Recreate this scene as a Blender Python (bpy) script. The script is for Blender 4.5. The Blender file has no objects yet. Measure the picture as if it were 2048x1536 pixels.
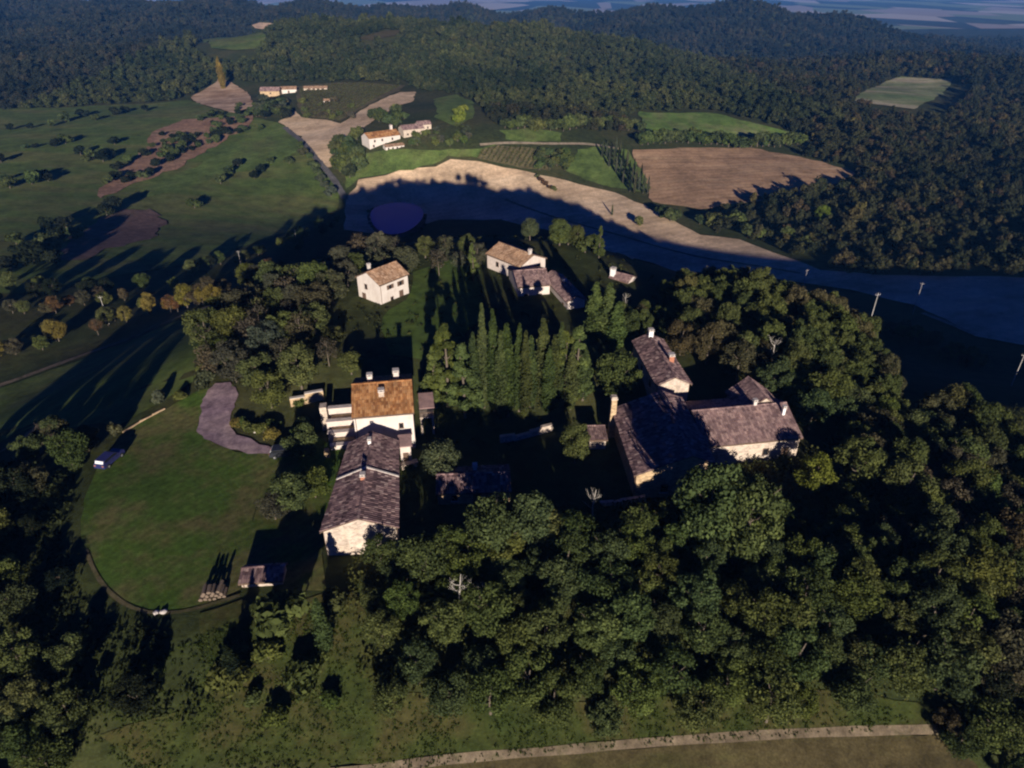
import bpy, bmesh, math, random
import numpy as np
from mathutils import Vector, Matrix, geometry

random.seed(7)
rng = np.random.default_rng(7)
SC = bpy.context.scene
COL = SC.collection
R = math.radians

# ------------------------------------------------------------------ camera, world, sun, exposure
PITCH, FPX, CAMH = R(30.7), 1363.0, 60.0
SUN_EL, SUN_AZ = 11.3, 8.0            # degrees: elevation; sun stands behind the camera, a little to the right
SUN_STRENGTH, SKY_STRENGTH = 5.0, 0.05
cam = bpy.data.cameras.new('camera')
camo = bpy.data.objects.new('camera', cam)
COL.objects.link(camo)
camo.location = (0, 0, CAMH)
camo.rotation_euler = (R(90) - PITCH, 0, 0)
cam.sensor_width = 36
cam.lens = FPX / 2048 * 36
cam.clip_start = 1
cam.clip_end = 40000
SC.camera = camo

world = bpy.data.worlds.new('World')
SC.world = world
world.use_nodes = True
wn = world.node_tree
sky = wn.nodes.new('ShaderNodeTexSky')
sky.sky_type = 'NISHITA'
sky.sun_disc = False
sky.sun_elevation = R(SUN_EL)
sky.sun_rotation = R(180 - SUN_AZ)
sky.ozone_density = 6.0
sky.air_density = 1.0
sky.dust_density = 0.3
bg = wn.nodes['Background']
bg.inputs['Strength'].default_value = SKY_STRENGTH
tint = wn.nodes.new('ShaderNodeMix')
tint.data_type = 'RGBA'
tint.blend_type = 'MULTIPLY'
tint.inputs['Factor'].default_value = 1.0
tint.inputs[7].default_value = (0.048, 0.17, 0.66, 1)      # the deep blue sky that the photograph's shadows show
wn.links.new(sky.outputs[0], tint.inputs[6])
wn.links.new(tint.outputs[2], bg.inputs['Color'])

sl = bpy.data.lights.new('sun', 'SUN')
sl.energy = SUN_STRENGTH
sl.angle = R(0.53)
sl.color = (1.0, 0.90, 0.78)
so = bpy.data.objects.new('sun', sl)
COL.objects.link(so)
sdir = Vector((math.sin(R(SUN_AZ)) * math.cos(R(SUN_EL)), -math.cos(R(SUN_AZ)) * math.cos(R(SUN_EL)), math.sin(R(SUN_EL))))
so.rotation_euler = sdir.to_track_quat('Z', 'Y').to_euler()
so.location = sdir * 300

SC.view_settings.view_transform = 'Standard'
SC.view_settings.look = 'None'
SC.view_settings.gamma = 1
SC.view_settings.use_curve_mapping = False
SC.view_settings.exposure = 0.6
SC.render.engine = 'CYCLES'
SC.cycles.max_bounces = 4
SC.cycles.diffuse_bounces = 2
SC.cycles.transmission_bounces = 2
SC.cycles.volume_bounces = 0
SC.cycles.use_denoising = True
SC.cycles.pixel_filter_type = 'BLACKMAN_HARRIS'
SC.cycles.filter_width = 2.2

# ------------------------------------------------------------------ terrain heights
def ray(px, py):
    u = (px - 1024) / FPX
    v = (768 - py) / FPX
    return np.array((u, math.cos(PITCH) + v * math.sin(PITCH), -math.sin(PITCH) + v * math.cos(PITCH)))

def W(px, py, z=0.0):
    d = ray(px, py)
    t = (z - CAMH) / d[2]
    return (d[0] * t, d[1] * t, z)

def sstep(a, b, x):
    t = np.clip((x - a) / (b - a), 0, 1)
    return t * t * (3 - 2 * t)

CTRL = [  # spot heights of the country round the hill (x, y, z)
    (0, -300, -20), (-400, -300, -25), (400, -300, -25), (0, 20, -13), (-60, 30, -15), (60, 30, -13), (-150, 20, -28), (-200, 120, -28), (150, 20, -16),
    (-116, 132, -26), (-130, 187, -27.5), (-185, 228, -30), (-250, 316, -35), (-110, 300, -45), (-330, 200, -33),
    (0, 260, -54), (-60, 340, -55), (0, 330, -56), (0, 400, -56), (90, 250, -52), (125, 292, -52), (170, 217, -40), (200, 250, -45), (250, 300, -46), (170, 340, -50), (330, 250, -42),
    (-55, 425, -55), (-40, 475, -33), (-80, 465, -35), (-75, 520, -27), (40, 500, -33), (80, 460, -44), (-30, 560, -26), (60, 620, -30),
    (-160, 430, -43), (-140, 520, -37), (-220, 560, -34), (-330, 480, -36), (-200, 680, -28), (-300, 680, -36), (-330, 760, -30), (-450, 700, -34), (-600, 650, -34),
    (-120, 700, -24), (-146, 1000, 6), (-300, 980, -2), (60, 1000, -8), (-146, 820, -14), (100, 800, -26), (-200, 1350, -52), (0, 1400, -60), (-400, 1300, -38),
    (150, 430, -47), (210, 480, -44), (120, 600, -36), (200, 600, -34), (300, 420, -48), (400, 500, -48), (350, 700, -40), (450, 850, -42), (560, 900, -38), (250, 900, -34),
    (700, 700, -48), (600, 450, -46),
    (300, 1200, -66), (600, 1270, -70), (450, 1600, -34), (455, 1900, 1), (600, 1900, 1), (285, 1900, -13), (155, 1900, -33), (35, 1900, -46), (715, 1900, -15), (830, 1900, -38), (935, 1900, -60), (1150, 1900, -84), (450, 2400, -80), (700, 2400, -90), (1100, 1650, -84), (850, 1150, -58), (600, 1010, -32), (480, 800, -47), (120, 1450, -62),
    (-1180, 1800, 12), (-900, 1800, 10), (-620, 1900, -1), (-300, 2000, -11), (-130, 2050, -13), (-700, 1300, -16), (-1000, 1100, -25), (-500, 1600, -5), (-1000, 2600, -60), (-400, 2700, -70), (-1500, 1500, 10), (-2000, 1800, 0), (-1500, 800, -40), (1500, 700, -50), (1500, 1500, -60),
    (0, 3400, -112), (1500, 3200, -112), (-1500, 3400, -112), (3000, 3000, -112), (-3000, 3200, -100), (0, 6000, -112), (4000, 6000, -112), (-4000, 6000, -112),
    (0, 10000, -112), (6000, 10000, -112), (-6000, 10000, -112), (3500, 0, -60), (-3500, 0, -60), (2000, -800, -40), (-2000, -800, -40),
]

def tps_fit(c):
    p = np.array(c, float)
    xy, z = p[:, :2] / 1000, p[:, 2]
    d = np.linalg.norm(xy[:, None] - xy[None], axis=2)
    K = np.where(d > 0, d * d * np.log(d + 1e-12), 0) + np.eye(len(p)) * 2e-4
    Pm = np.hstack([np.ones((len(p), 1)), xy])
    A = np.block([[K, Pm], [Pm.T, np.zeros((3, 3))]])
    s = np.linalg.solve(A, np.concatenate([z, np.zeros(3)]))
    return xy, s

TPX, TPS = tps_fit(CTRL)

def tps_eval(x, y):
    out = np.zeros_like(x)
    q = np.stack([x, y], -1) / 1000
    for i in range(q.shape[0]):
        d = np.linalg.norm(q[i][:, None] - TPX[None], axis=2)
        out[i] = np.where(d > 0, d * d * np.log(d + 1e-12), 0) @ TPS[:-3] + TPS[-3] + q[i] @ TPS[-2:]
    return out

_wv = [(rng.uniform(0, 2 * math.pi), rng.uniform(0, 2 * math.pi)) for _ in range(64)]
def waves(x, y, lam, k0, n=7):
    s = 0
    for i in range(n):
        a, ph = _wv[(k0 + i) % 64]
        l = lam * (0.7 + 0.09 * i)
        s = s + np.sin((x * math.cos(a) + y * math.sin(a)) * 2 * math.pi / l + ph)
    return s / math.sqrt(n)

RIM = [(-39, 50.5), (-51.3, 59.6), (-57, 68.6), (-60, 84.4), (-54, 99), (-54, 113), (-49, 132), (-40, 150), (-31, 159), (-8, 165), (10, 162),
       (27.4, 145), (40.3, 131), (54.9, 122), (66, 108), (90, 102), (160, 104), (300, 100), (300, 72), (160, 66), (90, 60), (60, 56.5), (28, 56.5), (4.5, 58.5), (-20, 57), (-30, 51)]
RIMA = np.array(RIM)

def inside(poly, x, y):
    poly = np.asarray(poly)
    c = np.zeros(np.shape(x), bool)
    j = len(poly) - 1
    for i in range(len(poly)):
        xi, yi = poly[i]
        xj, yj = poly[j]
        cond = ((yi > y) != (yj > y)) & (x < (xj - xi) * (y - yi) / (yj - yi + 1e-12) + xi)
        c = c ^ cond
        j = i
    return c

def polydist(poly, x, y):
    poly = np.asarray(poly)
    best = np.full(np.shape(x), 1e12)
    bx, by = np.zeros(np.shape(x)), np.zeros(np.shape(x))
    for i in range(len(poly)):
        a, b = poly[i], poly[(i + 1) % len(poly)]
        e = b - a
        t = np.clip(((x - a[0]) * e[0] + (y - a[1]) * e[1]) / (e @ e), 0, 1)
        qx, qy = a[0] + t * e[0], a[1] + t * e[1]
        d = (x - qx) ** 2 + (y - qy) ** 2
        m = d < best
        best = np.where(m, d, best)
        bx, by = np.where(m, qx, bx), np.where(m, qy, by)
    return np.sqrt(best), bx, by

def ztop(x, y):
    rise = 4.0 * sstep(86, 106, y)
    k = 0.25 + 0.75 * sstep(-50, -36, x)
    k = k * (1 - 0.6 * sstep(14, 40, x))
    east = -8.0 * sstep(44, 84, x) - 5.0 * sstep(90, 150, x)
    return rise * k + east

def spaced(lo, hi, a, b, h0, grow, hmax):
    out = list(np.arange(a, b + 1e-6, h0))
    h, v = h0, b
    while v < hi:
        h = min(h * grow, hmax)
        v += h
        out.append(v)
    h, v = h0, a
    pre = []
    while v > lo:
        h = min(h * grow, hmax)
        v -= h
        pre.append(v)
    return np.array(pre[::-1] + out)

XS = spaced(-9000, 9000, -110, 110, 2.5, 1.045, 260)
YS = spaced(-900, 13000, 20, 210, 2.5, 1.03, 260)
GX, GY = np.meshgrid(XS, YS)
base = tps_eval(GX, GY)
base = np.clip(base, -116, 30)
rel = sstep(500, 1100, GY) * (1 - sstep(-80, -104, base)) * 1.0
base = base + rel * (waves(GX, GY, 420, 0) * 4.0 + waves(GX, GY, 260, 11) * 9.0 * sstep(1150, 1500, GY) + waves(GX, GY, 170, 11) * 1.8)
base = base + sstep(200, 330, np.hypot(GX, GY)) * waves(GX, GY, 95, 23) * 0.5
dist, bx, by = polydist(RIMA, GX, GY)
ins = inside(RIMA, GX, GY)
dd = np.where(ins, 0, dist)
frontness = 1 - sstep(45, 75, GY)
slope = 0.46 + 0.12 * frontness
hill = np.where(ins, ztop(GX, GY), ztop(bx, by)) - slope * dd * dd / (dd + 9)
hill = hill + waves(GX, GY, 30, 31) * 0.12
k = 7.0
hh = np.clip(0.5 + 0.5 * (hill - base) / k, 0, 1)
GZ = base * (1 - hh) + hill * hh + k * hh * (1 - hh) * np.where(dd > 0, 1.0, 0.0)

def tz(x, y):
    x = np.asarray(x, float)
    y = np.asarray(y, float)
    i = np.clip(np.searchsorted(XS, x) - 1, 0, len(XS) - 2)
    j = np.clip(np.searchsorted(YS, y) - 1, 0, len(YS) - 2)
    fx = (x - XS[i]) / (XS[i + 1] - XS[i])
    fy = (y - YS[j]) / (YS[j + 1] - YS[j])
    return (GZ[j, i] * (1 - fx) + GZ[j, i + 1] * fx) * (1 - fy) + (GZ[j + 1, i] * (1 - fx) + GZ[j + 1, i + 1] * fx) * fy

def at(px, py, up=0.0):
    """ground point whose spot 'up' metres above the ground is seen at photo pixel (px, py)"""
    d = ray(px, py)
    t = np.concatenate([np.arange(20, 600, 1.0), np.arange(600, 9000, 4.0)])
    if d[2] > -1e-4:
        d = d.copy(); d[2] = -1e-4
    z = CAMH + d[2] * t - tz(d[0] * t, d[1] * t) - up
    k = np.argmax(z < 0)
    if not (z < 0).any():
        k = len(t) - 1
    a, b = t[max(k - 1, 0)], t[k]
    for _ in range(18):
        m = (a + b) / 2
        if CAMH + d[2] * m - float(tz(d[0] * m, d[1] * m)) - up < 0:
            b = m
        else:
            a = m
    x, y = d[0] * b, d[1] * b
    return (x, y, float(tz(x, y)))

def atp(poly, up=0.0):
    return [at(px, py, up)[:2] for px, py in poly]

# ------------------------------------------------------------------ materials
def mat_new(name):
    m = bpy.data.materials.new(name)
    m.use_nodes = True
    nt = m.node_tree
    nt.nodes.clear()
    out = nt.nodes.new('ShaderNodeOutputMaterial')
    return m, nt, out

def N(nt, t, **kw):
    n = nt.nodes.new(t)
    for k_, v in kw.items():
        if k_ in n.inputs:
            n.inputs[k_].default_value = v
        else:
            setattr(n, k_, v)
    return n

def ramp(nt, fac, stops):
    r = nt.nodes.new('ShaderNodeValToRGB')
    e = r.color_ramp.elements
    while len(e) > 1:
        e.remove(e[-1])
    e[0].position, e[0].color = stops[0][0], (*stops[0][1], 1)
    for p, c in stops[1:]:
        q = e.new(p)
        q.color = (*c, 1)
    nt.links.new(fac, r.inputs[0])
    return r.outputs[0]

def noise(nt, scale, detail=5, rough=0.6, coord=None, stretch=None, rot=0):
    tc = nt.nodes.new('ShaderNodeTexCoord')
    src = tc.outputs['Object'] if coord is None else coord
    if stretch:
        mp = nt.nodes.new('ShaderNodeMapping')
        mp.inputs['Scale'].default_value = stretch
        mp.inputs['Rotation'].default_value = (0, 0, rot)
        nt.links.new(src, mp.inputs[0])
        src = mp.outputs[0]
    n = N(nt, 'ShaderNodeTexNoise', Scale=scale, Detail=detail, Roughness=rough)
    nt.links.new(src, n.inputs['Vector'])
    return n.outputs['Fac']

def mixc(nt, fac, a, b, mode='MIX'):
    m = nt.nodes.new('ShaderNodeMix')
    m.data_type = 'RGBA'
    m.blend_type = mode
    for sock, v in ((m.inputs['Factor'], fac), (m.inputs[6], a), (m.inputs[7], b)):
        if hasattr(v, 'is_linked'):
            nt.links.new(v, sock)
        elif isinstance(v, (int, float)):
            sock.default_value = v
        else:
            sock.default_value = (*v, 1)
    return m.outputs[2]

def finish(nt, out, col, rough=0.9, bump=None, strength=0.4, dist=0.1, spec=0.2, metal=0.0):
    b = N(nt, 'ShaderNodeBsdfPrincipled')
    b.inputs['Roughness'].default_value = rough
    b.inputs['Specular IOR Level'].default_value = spec
    b.inputs['Metallic'].default_value = metal
    if hasattr(col, 'is_linked'):
        nt.links.new(col, b.inputs['Base Color'])
    else:
        b.inputs['Base Color'].default_value = (*col, 1)
    if bump is not None:
        bp = N(nt, 'ShaderNodeBump', Strength=strength, Distance=dist)
        nt.links.new(bump, bp.inputs['Height'])
        nt.links.new(bp.outputs[0], b.inputs['Normal'])
    nt.links.new(b.outputs[0], out.inputs['Surface'])

def m_ground(name, stops, sc1=0.05, sc2=0.6, stretch=None, rot=0, bumpd=0.3, bstr=0.6, fine=3.0, furrow=None):
    m, nt, out = mat_new(name)
    n1 = noise(nt, sc1, 8, 0.65, stretch=stretch, rot=rot)
    n2 = noise(nt, sc2, 4, 0.7)
    n3 = noise(nt, fine, 3, 0.7)
    c = ramp(nt, n1, stops)
    dark = ramp(nt, n2, [(0.3, (0.55, 0.55, 0.55)), (0.7, (1.25, 1.25, 1.25))])
    c = mixc(nt, 1.0, c, dark, 'MULTIPLY')
    d2 = ramp(nt, n3, [(0.3, (0.75, 0.75, 0.75)), (0.7, (1.2, 1.2, 1.2))])
    c = mixc(nt, 1.0, c, d2, 'MULTIPLY')
    if furrow:
        tc_ = nt.nodes.new('ShaderNodeTexCoord')
        mp_ = nt.nodes.new('ShaderNodeMapping')
        mp_.inputs['Rotation'].default_value = (0, 0, furrow[1])
        nt.links.new(tc_.outputs['Object'], mp_.inputs[0])
        w_ = N(nt, 'ShaderNodeTexWave', Scale=furrow[0], Distortion=3.5, Detail=3.0)
        w_.inputs['Detail Scale'].default_value = 0.25
        nt.links.new(mp_.outputs[0], w_.inputs['Vector'])
        c = mixc(nt, furrow[2], c, ramp(nt, w_.outputs['Fac'], [(0.15, (0.62, 0.62, 0.62)), (0.55, (1.05, 1.05, 1.05)), (0.9, (1.2, 1.2, 1.2))]), 'MULTIPLY')
    finish(nt, out, c, 0.95, n2, bstr, bumpd, 0.1)
    return m

def m_plain(name, c1, c2, scale=2.0, rough=0.85, bumpd=0.03, spec=0.25, metal=0.0):
    m, nt, out = mat_new(name)
    n = noise(nt, scale, 6, 0.65)
    c = ramp(nt, n, [(0.3, c1), (0.7, c2)])
    finish(nt, out, c, rough, n, 0.4, bumpd, spec, metal)
    return m

def m_leaf(name, own=None):
    """foliage: colour from the crown object (viewport colour) or, when 'own' is given, a ramp over the instance"""
    m, nt, out = mat_new(name)
    oi = nt.nodes.new('ShaderNodeObjectInfo')
    if own:
        c = ramp(nt, oi.outputs['Random'], own)
        nz = N(nt, 'ShaderNodeTexNoise', Scale=0.008, Detail=3.0, Roughness=0.6)
        nt.links.new(oi.outputs['Location'], nz.inputs['Vector'])
        c = mixc(nt, 1.0, c, ramp(nt, nz.outputs['Fac'], [(0.34, (0.6, 0.66, 0.66)), (0.5, (1.0, 1.0, 1.0)), (0.66, (1.35, 1.28, 1.12))]), 'MULTIPLY')
    else:
        c = oi.outputs['Color']
    at_ = N(nt, 'ShaderNodeAttribute', attribute_name='var')
    v = ramp(nt, at_.outputs['Fac'], [(0.0, (0.5, 0.52, 0.5)), (0.5, (0.95, 0.95, 0.9)), (1.0, (1.6, 1.5, 1.25))])
    c = mixc(nt, 1.0, c, v, 'MULTIPLY')
    d = nt.nodes.new('ShaderNodeBsdfDiffuse')
    t = nt.nodes.new('ShaderNodeBsdfTranslucent')
    mx = nt.nodes.new('ShaderNodeMixShader')
    mx.inputs[0].default_value = 0.38
    nt.links.new(c, d.inputs[0])
    nt.links.new(c, t.inputs[0])
    nt.links.new(d.outputs[0], mx.inputs[1])
    nt.links.new(t.outputs[0], mx.inputs[2])
    nt.links.new(mx.outputs[0], out.inputs['Surface'])
    return m

def m_tiles(name, stops):
    m, nt, out = mat_new(name)
    at_ = N(nt, 'ShaderNodeAttribute', attribute_name='var')
    n = noise(nt, 0.55, 6, 0.7)
    n2 = noise(nt, 5.0, 3, 0.7)
    c = ramp(nt, at_.outputs['Fac'], stops)
    l = ramp(nt, n, [(0.3, (0.5, 0.5, 0.52)), (0.55, (1, 1, 1)), (0.75, (1.35, 1.3, 1.2))])
    c = mixc(nt, 1.0, c, l, 'MULTIPLY')
    l2 = ramp(nt, n2, [(0.55, (1, 1, 1)), (0.75, (0.45, 0.48, 0.45))])
    c = mixc(nt, 0.7, c, l2, 'MULTIPLY')
    finish(nt, out, c, 0.9, n2, 0.3, 0.03, 0.15)
    return m

def m_wall(name, c1, c2, stone=0.0, stain=(0.3, 0.26, 0.2)):
    m, nt, out = mat_new(name)
    n = noise(nt, 0.8, 8, 0.7)
    n2 = noise(nt, 4.5, 4, 0.7)
    c = ramp(nt, n, [(0.3, c1), (0.65, c2)])
    tc = nt.nodes.new('ShaderNodeTexCoord')
    bump = n2
    if stone > 0:
        vo = N(nt, 'ShaderNodeTexVoronoi', Scale=2.6)
        mp = nt.nodes.new('ShaderNodeMapping')
        mp.inputs['Scale'].default_value = (1, 1, 1.9)
        nt.links.new(tc.outputs['Object'], mp.inputs[0])
        nt.links.new(mp.outputs[0], vo.inputs['Vector'])
        sep = nt.nodes.new('ShaderNodeSeparateColor')
        nt.links.new(vo.outputs['Color'], sep.inputs[0])
        sv = ramp(nt, sep.outputs[0], [(0, (0.55, 0.5, 0.45)), (0.5, (0.95, 0.92, 0.88)), (1, (1.3, 1.2, 1.05))])
        c = mixc(nt, stone, c, sv, 'MULTIPLY')
        bump = vo.outputs['Distance']
    s = ramp(nt, noise(nt, 0.5, 6, 0.75, stretch=(1.6, 1.6, 0.35)), [(0.5, (1, 1, 1)), (0.72, stain)])
    c = mixc(nt, 0.35, c, s, 'MULTIPLY')
    finish(nt, out, c, 0.92, bump, 0.5, 0.06, 0.1)
    return m

M = {}
M['earth'] = m_ground('hill_grass', [(0.28, (0.028, 0.038, 0.013)), (0.45, (0.045, 0.056, 0.018)), (0.6, (0.070, 0.068, 0.026)), (0.75, (0.058, 0.070, 0.019))], 0.03, 0.35)
M['lawn'] = m_ground('lawn_grass', [(0.3, (0.050, 0.098, 0.015)), (0.46, (0.070, 0.118, 0.020)), (0.56, (0.128, 0.118, 0.044)), (0.66, (0.075, 0.116, 0.020)), (0.8, (0.054, 0.102, 0.015))], 0.06, 0.9, bumpd=0.06, bstr=0.5, fine=5, furrow=(0.28, 0.7, 0.22))
M['meadow'] = m_ground('meadow_grass', [(0.3, (0.072, 0.110, 0.028)), (0.45, (0.100, 0.142, 0.032)), (0.6, (0.145, 0.150, 0.048)), (0.75, (0.088, 0.138, 0.028))], 0.015, 0.12, stretch=(1, 2.5, 1), rot=0.6, fine=0.8)
M['bright_meadow'] = m_ground('bright_meadow_grass', [(0.3, (0.080, 0.120, 0.030)), (0.5, (0.115, 0.165, 0.040)), (0.7, (0.140, 0.155, 0.050))], 0.02, 0.1, stretch=(3, 1, 1), rot=0.5, fine=0.8, furrow=(0.06, 0.5, 0.18))
M['sand_field'] = m_ground('pale_tilled_soil', [(0.3, (0.58, 0.405, 0.255)), (0.5, (0.68, 0.490, 0.315)), (0.7, (0.70, 0.530, 0.365))], 0.012, 0.05, stretch=(1, 4, 1), rot=0.35, bumpd=0.2, bstr=0.25, fine=0.6, furrow=(0.05, 1.2, 0.16))
M['brown_field'] = m_ground('brown_ploughed_soil', [(0.3, (0.29, 0.180, 0.105)), (0.5, (0.39, 0.245, 0.145)), (0.7, (0.42, 0.290, 0.175))], 0.02, 0.08, stretch=(0.5, 5, 1), rot=0.05, bumpd=0.3, bstr=0.35, fine=0.6, furrow=(0.06, 1.45, 0.22))
M['tan_soil'] = m_ground('tan_tilled_soil', [(0.35, (0.36, 0.225, 0.135)), (0.5, (0.54, 0.37, 0.25)), (0.65, (0.60, 0.43, 0.30))], 0.018, 0.06, stretch=(1, 3, 1), rot=0.2, bumpd=0.2, bstr=0.25, fine=0.6, furrow=(0.05, 1.3, 0.2))
M['red_soil'] = m_ground('red_soil', [(0.3, (0.22, 0.125, 0.075)), (0.55, (0.34, 0.205, 0.135)), (0.75, (0.16, 0.13, 0.06))], 0.03, 0.2, fine=0.8)
M['scrub_soil'] = m_ground('purple_brown_scrub', [(0.3, (0.11, 0.070, 0.058)), (0.55, (0.165, 0.105, 0.088)), (0.75, (0.10, 0.085, 0.04))], 0.04, 0.25, fine=0.8)
M['gravel'] = m_ground('mauve_gravel', [(0.3, (0.19, 0.125, 0.165)), (0.5, (0.29, 0.205, 0.230)), (0.7, (0.37, 0.27, 0.265))], 0.2, 0.8, bumpd=0.04, bstr=0.3, fine=7)
M['track'] = m_ground('pale_dirt_track', [(0.3, (0.26, 0.20, 0.14)), (0.5, (0.36, 0.29, 0.21)), (0.7, (0.17, 0.15, 0.08))], 0.12, 0.6, bumpd=0.05, fine=5)
M['worn_grass'] = m_ground('worn_grass', [(0.3, (0.075, 0.070, 0.030)), (0.5, (0.115, 0.095, 0.052)), (0.7, (0.070, 0.078, 0.024))], 0.3, 0.9, bumpd=0.05, fine=5)
M['dry_track'] = m_ground('worn_grassy_track', [(0.3, (0.11, 0.085, 0.055)), (0.5, (0.20, 0.155, 0.105)), (0.68, (0.085, 0.085, 0.035))], 0.25, 0.8, bumpd=0.05, fine=5)
M['dry_field'] = m_ground('dry_stubble', [(0.3, (0.050, 0.042, 0.020)), (0.5, (0.075, 0.060, 0.028)), (0.7, (0.064, 0.062, 0.022))], 0.06, 0.5, stretch=(1, 4, 1), rot=0.05, bumpd=0.15, fine=4)
M['far_green'] = m_ground('lush_far_grass', [(0.3, (0.12, 0.20, 0.045)), (0.5, (0.16, 0.25, 0.05)), (0.68, (0.24, 0.24, 0.10))], 0.02, 0.1, stretch=(3, 1, 1), rot=0.2, fine=0.6)
M['far_mixed'] = m_ground('striped_pasture', [(0.35, (0.13, 0.20, 0.07)), (0.5, (0.22, 0.24, 0.11)), (0.62, (0.42, 0.36, 0.24))], 0.012, 0.03, stretch=(0.6, 3, 1), rot=0.5, fine=0.3)
M['lane'] = m_ground('grey_lane', [(0.3, (0.09, 0.085, 0.085)), (0.6, (0.15, 0.14, 0.14))], 0.1, 0.5, fine=3)
M['vineyard_soil'] = m_ground('vineyard_soil', [(0.3, (0.10, 0.085, 0.045)), (0.6, (0.15, 0.125, 0.06)), (0.8, (0.09, 0.10, 0.035))], 0.03, 0.2, fine=0.8)
M['forest_floor'] = m_ground('forest_floor', [(0.3, (0.030, 0.030, 0.014)), (0.6, (0.060, 0.052, 0.024))], 0.05, 0.3)
M['leaf'] = m_leaf('foliage')
M['wood_leaf'] = m_leaf('wood_foliage', [(0.0, (0.026, 0.034, 0.020)), (0.3, (0.046, 0.050, 0.026)), (0.55, (0.038, 0.043, 0.025)), (0.8, (0.060, 0.057, 0.032)), (0.95, (0.074, 0.056, 0.036)), (1.0, (0.085, 0.080, 0.032))])
M['ridge_leaf'] = m_leaf('ridge_foliage', [(0.0, (0.026, 0.033, 0.026)), (0.5, (0.044, 0.050, 0.036)), (1.0, (0.062, 0.058, 0.042))])  # cloud shade and lens falloff over the hillside darkened into the leaf colour
M['knoll_leaf'] = m_leaf('knoll_foliage', [(0.0, (0.038, 0.052, 0.026)), (0.35, (0.062, 0.076, 0.034)), (0.7, (0.074, 0.080, 0.038)), (1.0, (0.056, 0.070, 0.032))])
M['bark'] = m_plain('bark', (0.07, 0.055, 0.04), (0.15, 0.12, 0.09), 6)
M['pale_bark'] = m_plain('pale_bark', (0.32, 0.29, 0.25), (0.5, 0.46, 0.40), 6)
M['white_plaster'] = m_wall('white_plaster', (0.52, 0.46, 0.41), (0.62, 0.56, 0.51), 0.0, (0.62, 0.52, 0.45))
M['cream_stone'] = m_wall('cream_stone', (0.38, 0.315, 0.26), (0.56, 0.480, 0.41), 0.55)
M['ochre_stone'] = m_wall('ochre_stone', (0.33, 0.24, 0.14), (0.50, 0.38, 0.25), 0.7)
M['pink_plaster'] = m_wall('pale_render', (0.50, 0.43, 0.39), (0.60, 0.52, 0.47), 0.2, (0.6, 0.5, 0.42))
M['tile_pink'] = m_tiles('old_pink_tiles', [(0, (0.16, 0.100, 0.100)), (0.5, (0.27, 0.175, 0.165)), (1, (0.40, 0.27, 0.24))])
M['tile_purple'] = m_tiles('weathered_purple_tiles', [(0, (0.085, 0.052, 0.055)), (0.5, (0.205, 0.130, 0.132)), (0.85, (0.33, 0.215, 0.195)), (1, (0.46, 0.34, 0.30))])
M['tile_orange'] = m_tiles('ochre_red_tiles', [(0, (0.24, 0.10, 0.040)), (0.5, (0.40, 0.185, 0.070)), (1, (0.52, 0.28, 0.125))])
M['tile_tan'] = m_tiles('tan_tiles', [(0, (0.27, 0.155, 0.090)), (0.5, (0.38, 0.235, 0.145)), (1, (0.50, 0.33, 0.22))])
M['gutter'] = m_plain('copper_brown_gutter', (0.10, 0.065, 0.045), (0.16, 0.10, 0.07), 4, 0.5)
M['mortar'] = m_plain('pale_mortar', (0.45, 0.40, 0.36), (0.62, 0.56, 0.51), 3)
M['roof_board'] = m_plain('roof_board', (0.10, 0.07, 0.05), (0.16, 0.11, 0.08), 3)
M['glass'] = m_plain('dark_glass', (0.010, 0.011, 0.014), (0.016, 0.017, 0.02), 2, 0.12, 0.0, 0.5)
M['frame'] = m_plain('brown_frame', (0.10, 0.065, 0.045), (0.15, 0.10, 0.07), 8)
M['shutter'] = m_plain('brown_shutter', (0.09, 0.055, 0.04), (0.13, 0.085, 0.06), 8)
M['pole'] = m_plain('grey_timber', (0.38, 0.36, 0.33), (0.50, 0.47, 0.44), 5)
M['metal'] = m_plain('dull_metal', (0.35, 0.35, 0.36), (0.5, 0.5, 0.5), 5, 0.45, 0.0, 0.5, 0.6)
M['car_blue'] = m_plain('blue_paint', (0.020, 0.022, 0.085), (0.03, 0.032, 0.11), 2, 0.3, 0.0, 0.5)
M['car_dark'] = m_plain('dark_paint', (0.02, 0.022, 0.028), (0.03, 0.032, 0.04), 2, 0.3, 0.0, 0.5)
M['rubber'] = m_plain('black_rubber', (0.012, 0.012, 0.012), (0.02, 0.02, 0.02), 8)
M['lamp_glare'] = m_plain('lamp_and_glare_glass', (0.6, 0.6, 0.62), (0.75, 0.75, 0.76), 4, 0.2, 0.0, 0.5)
M['white_paint'] = m_plain('white_paint', (0.68, 0.67, 0.66), (0.80, 0.79, 0.78), 3, 0.5)
M['terracotta'] = m_plain('terracotta', (0.30, 0.12, 0.07), (0.42, 0.18, 0.11), 5)
M['log'] = m_plain('cut_logs', (0.09, 0.065, 0.05), (0.20, 0.15, 0.11), 5)

# water
m, nt, out = mat_new('pond_water')
b = N(nt, 'ShaderNodeBsdfPrincipled')
b.inputs['Base Color'].default_value = (0.001, 0.10, 0.45, 1)  # blue of the reflected sky put into the base colour
b.inputs['Roughness'].default_value = 0.4
b.inputs['Specular IOR Level'].default_value = 0.04
nw = noise(nt, 1.2, 3, 0.6)
bp = N(nt, 'ShaderNodeBump', Strength=0.12, Distance=0.05)
nt.links.new(nw, bp.inputs['Height'])
nt.links.new(bp.outputs[0], b.inputs['Normal'])
nt.links.new(b.outputs[0], out.inputs['Surface'])
M['water'] = m

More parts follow.
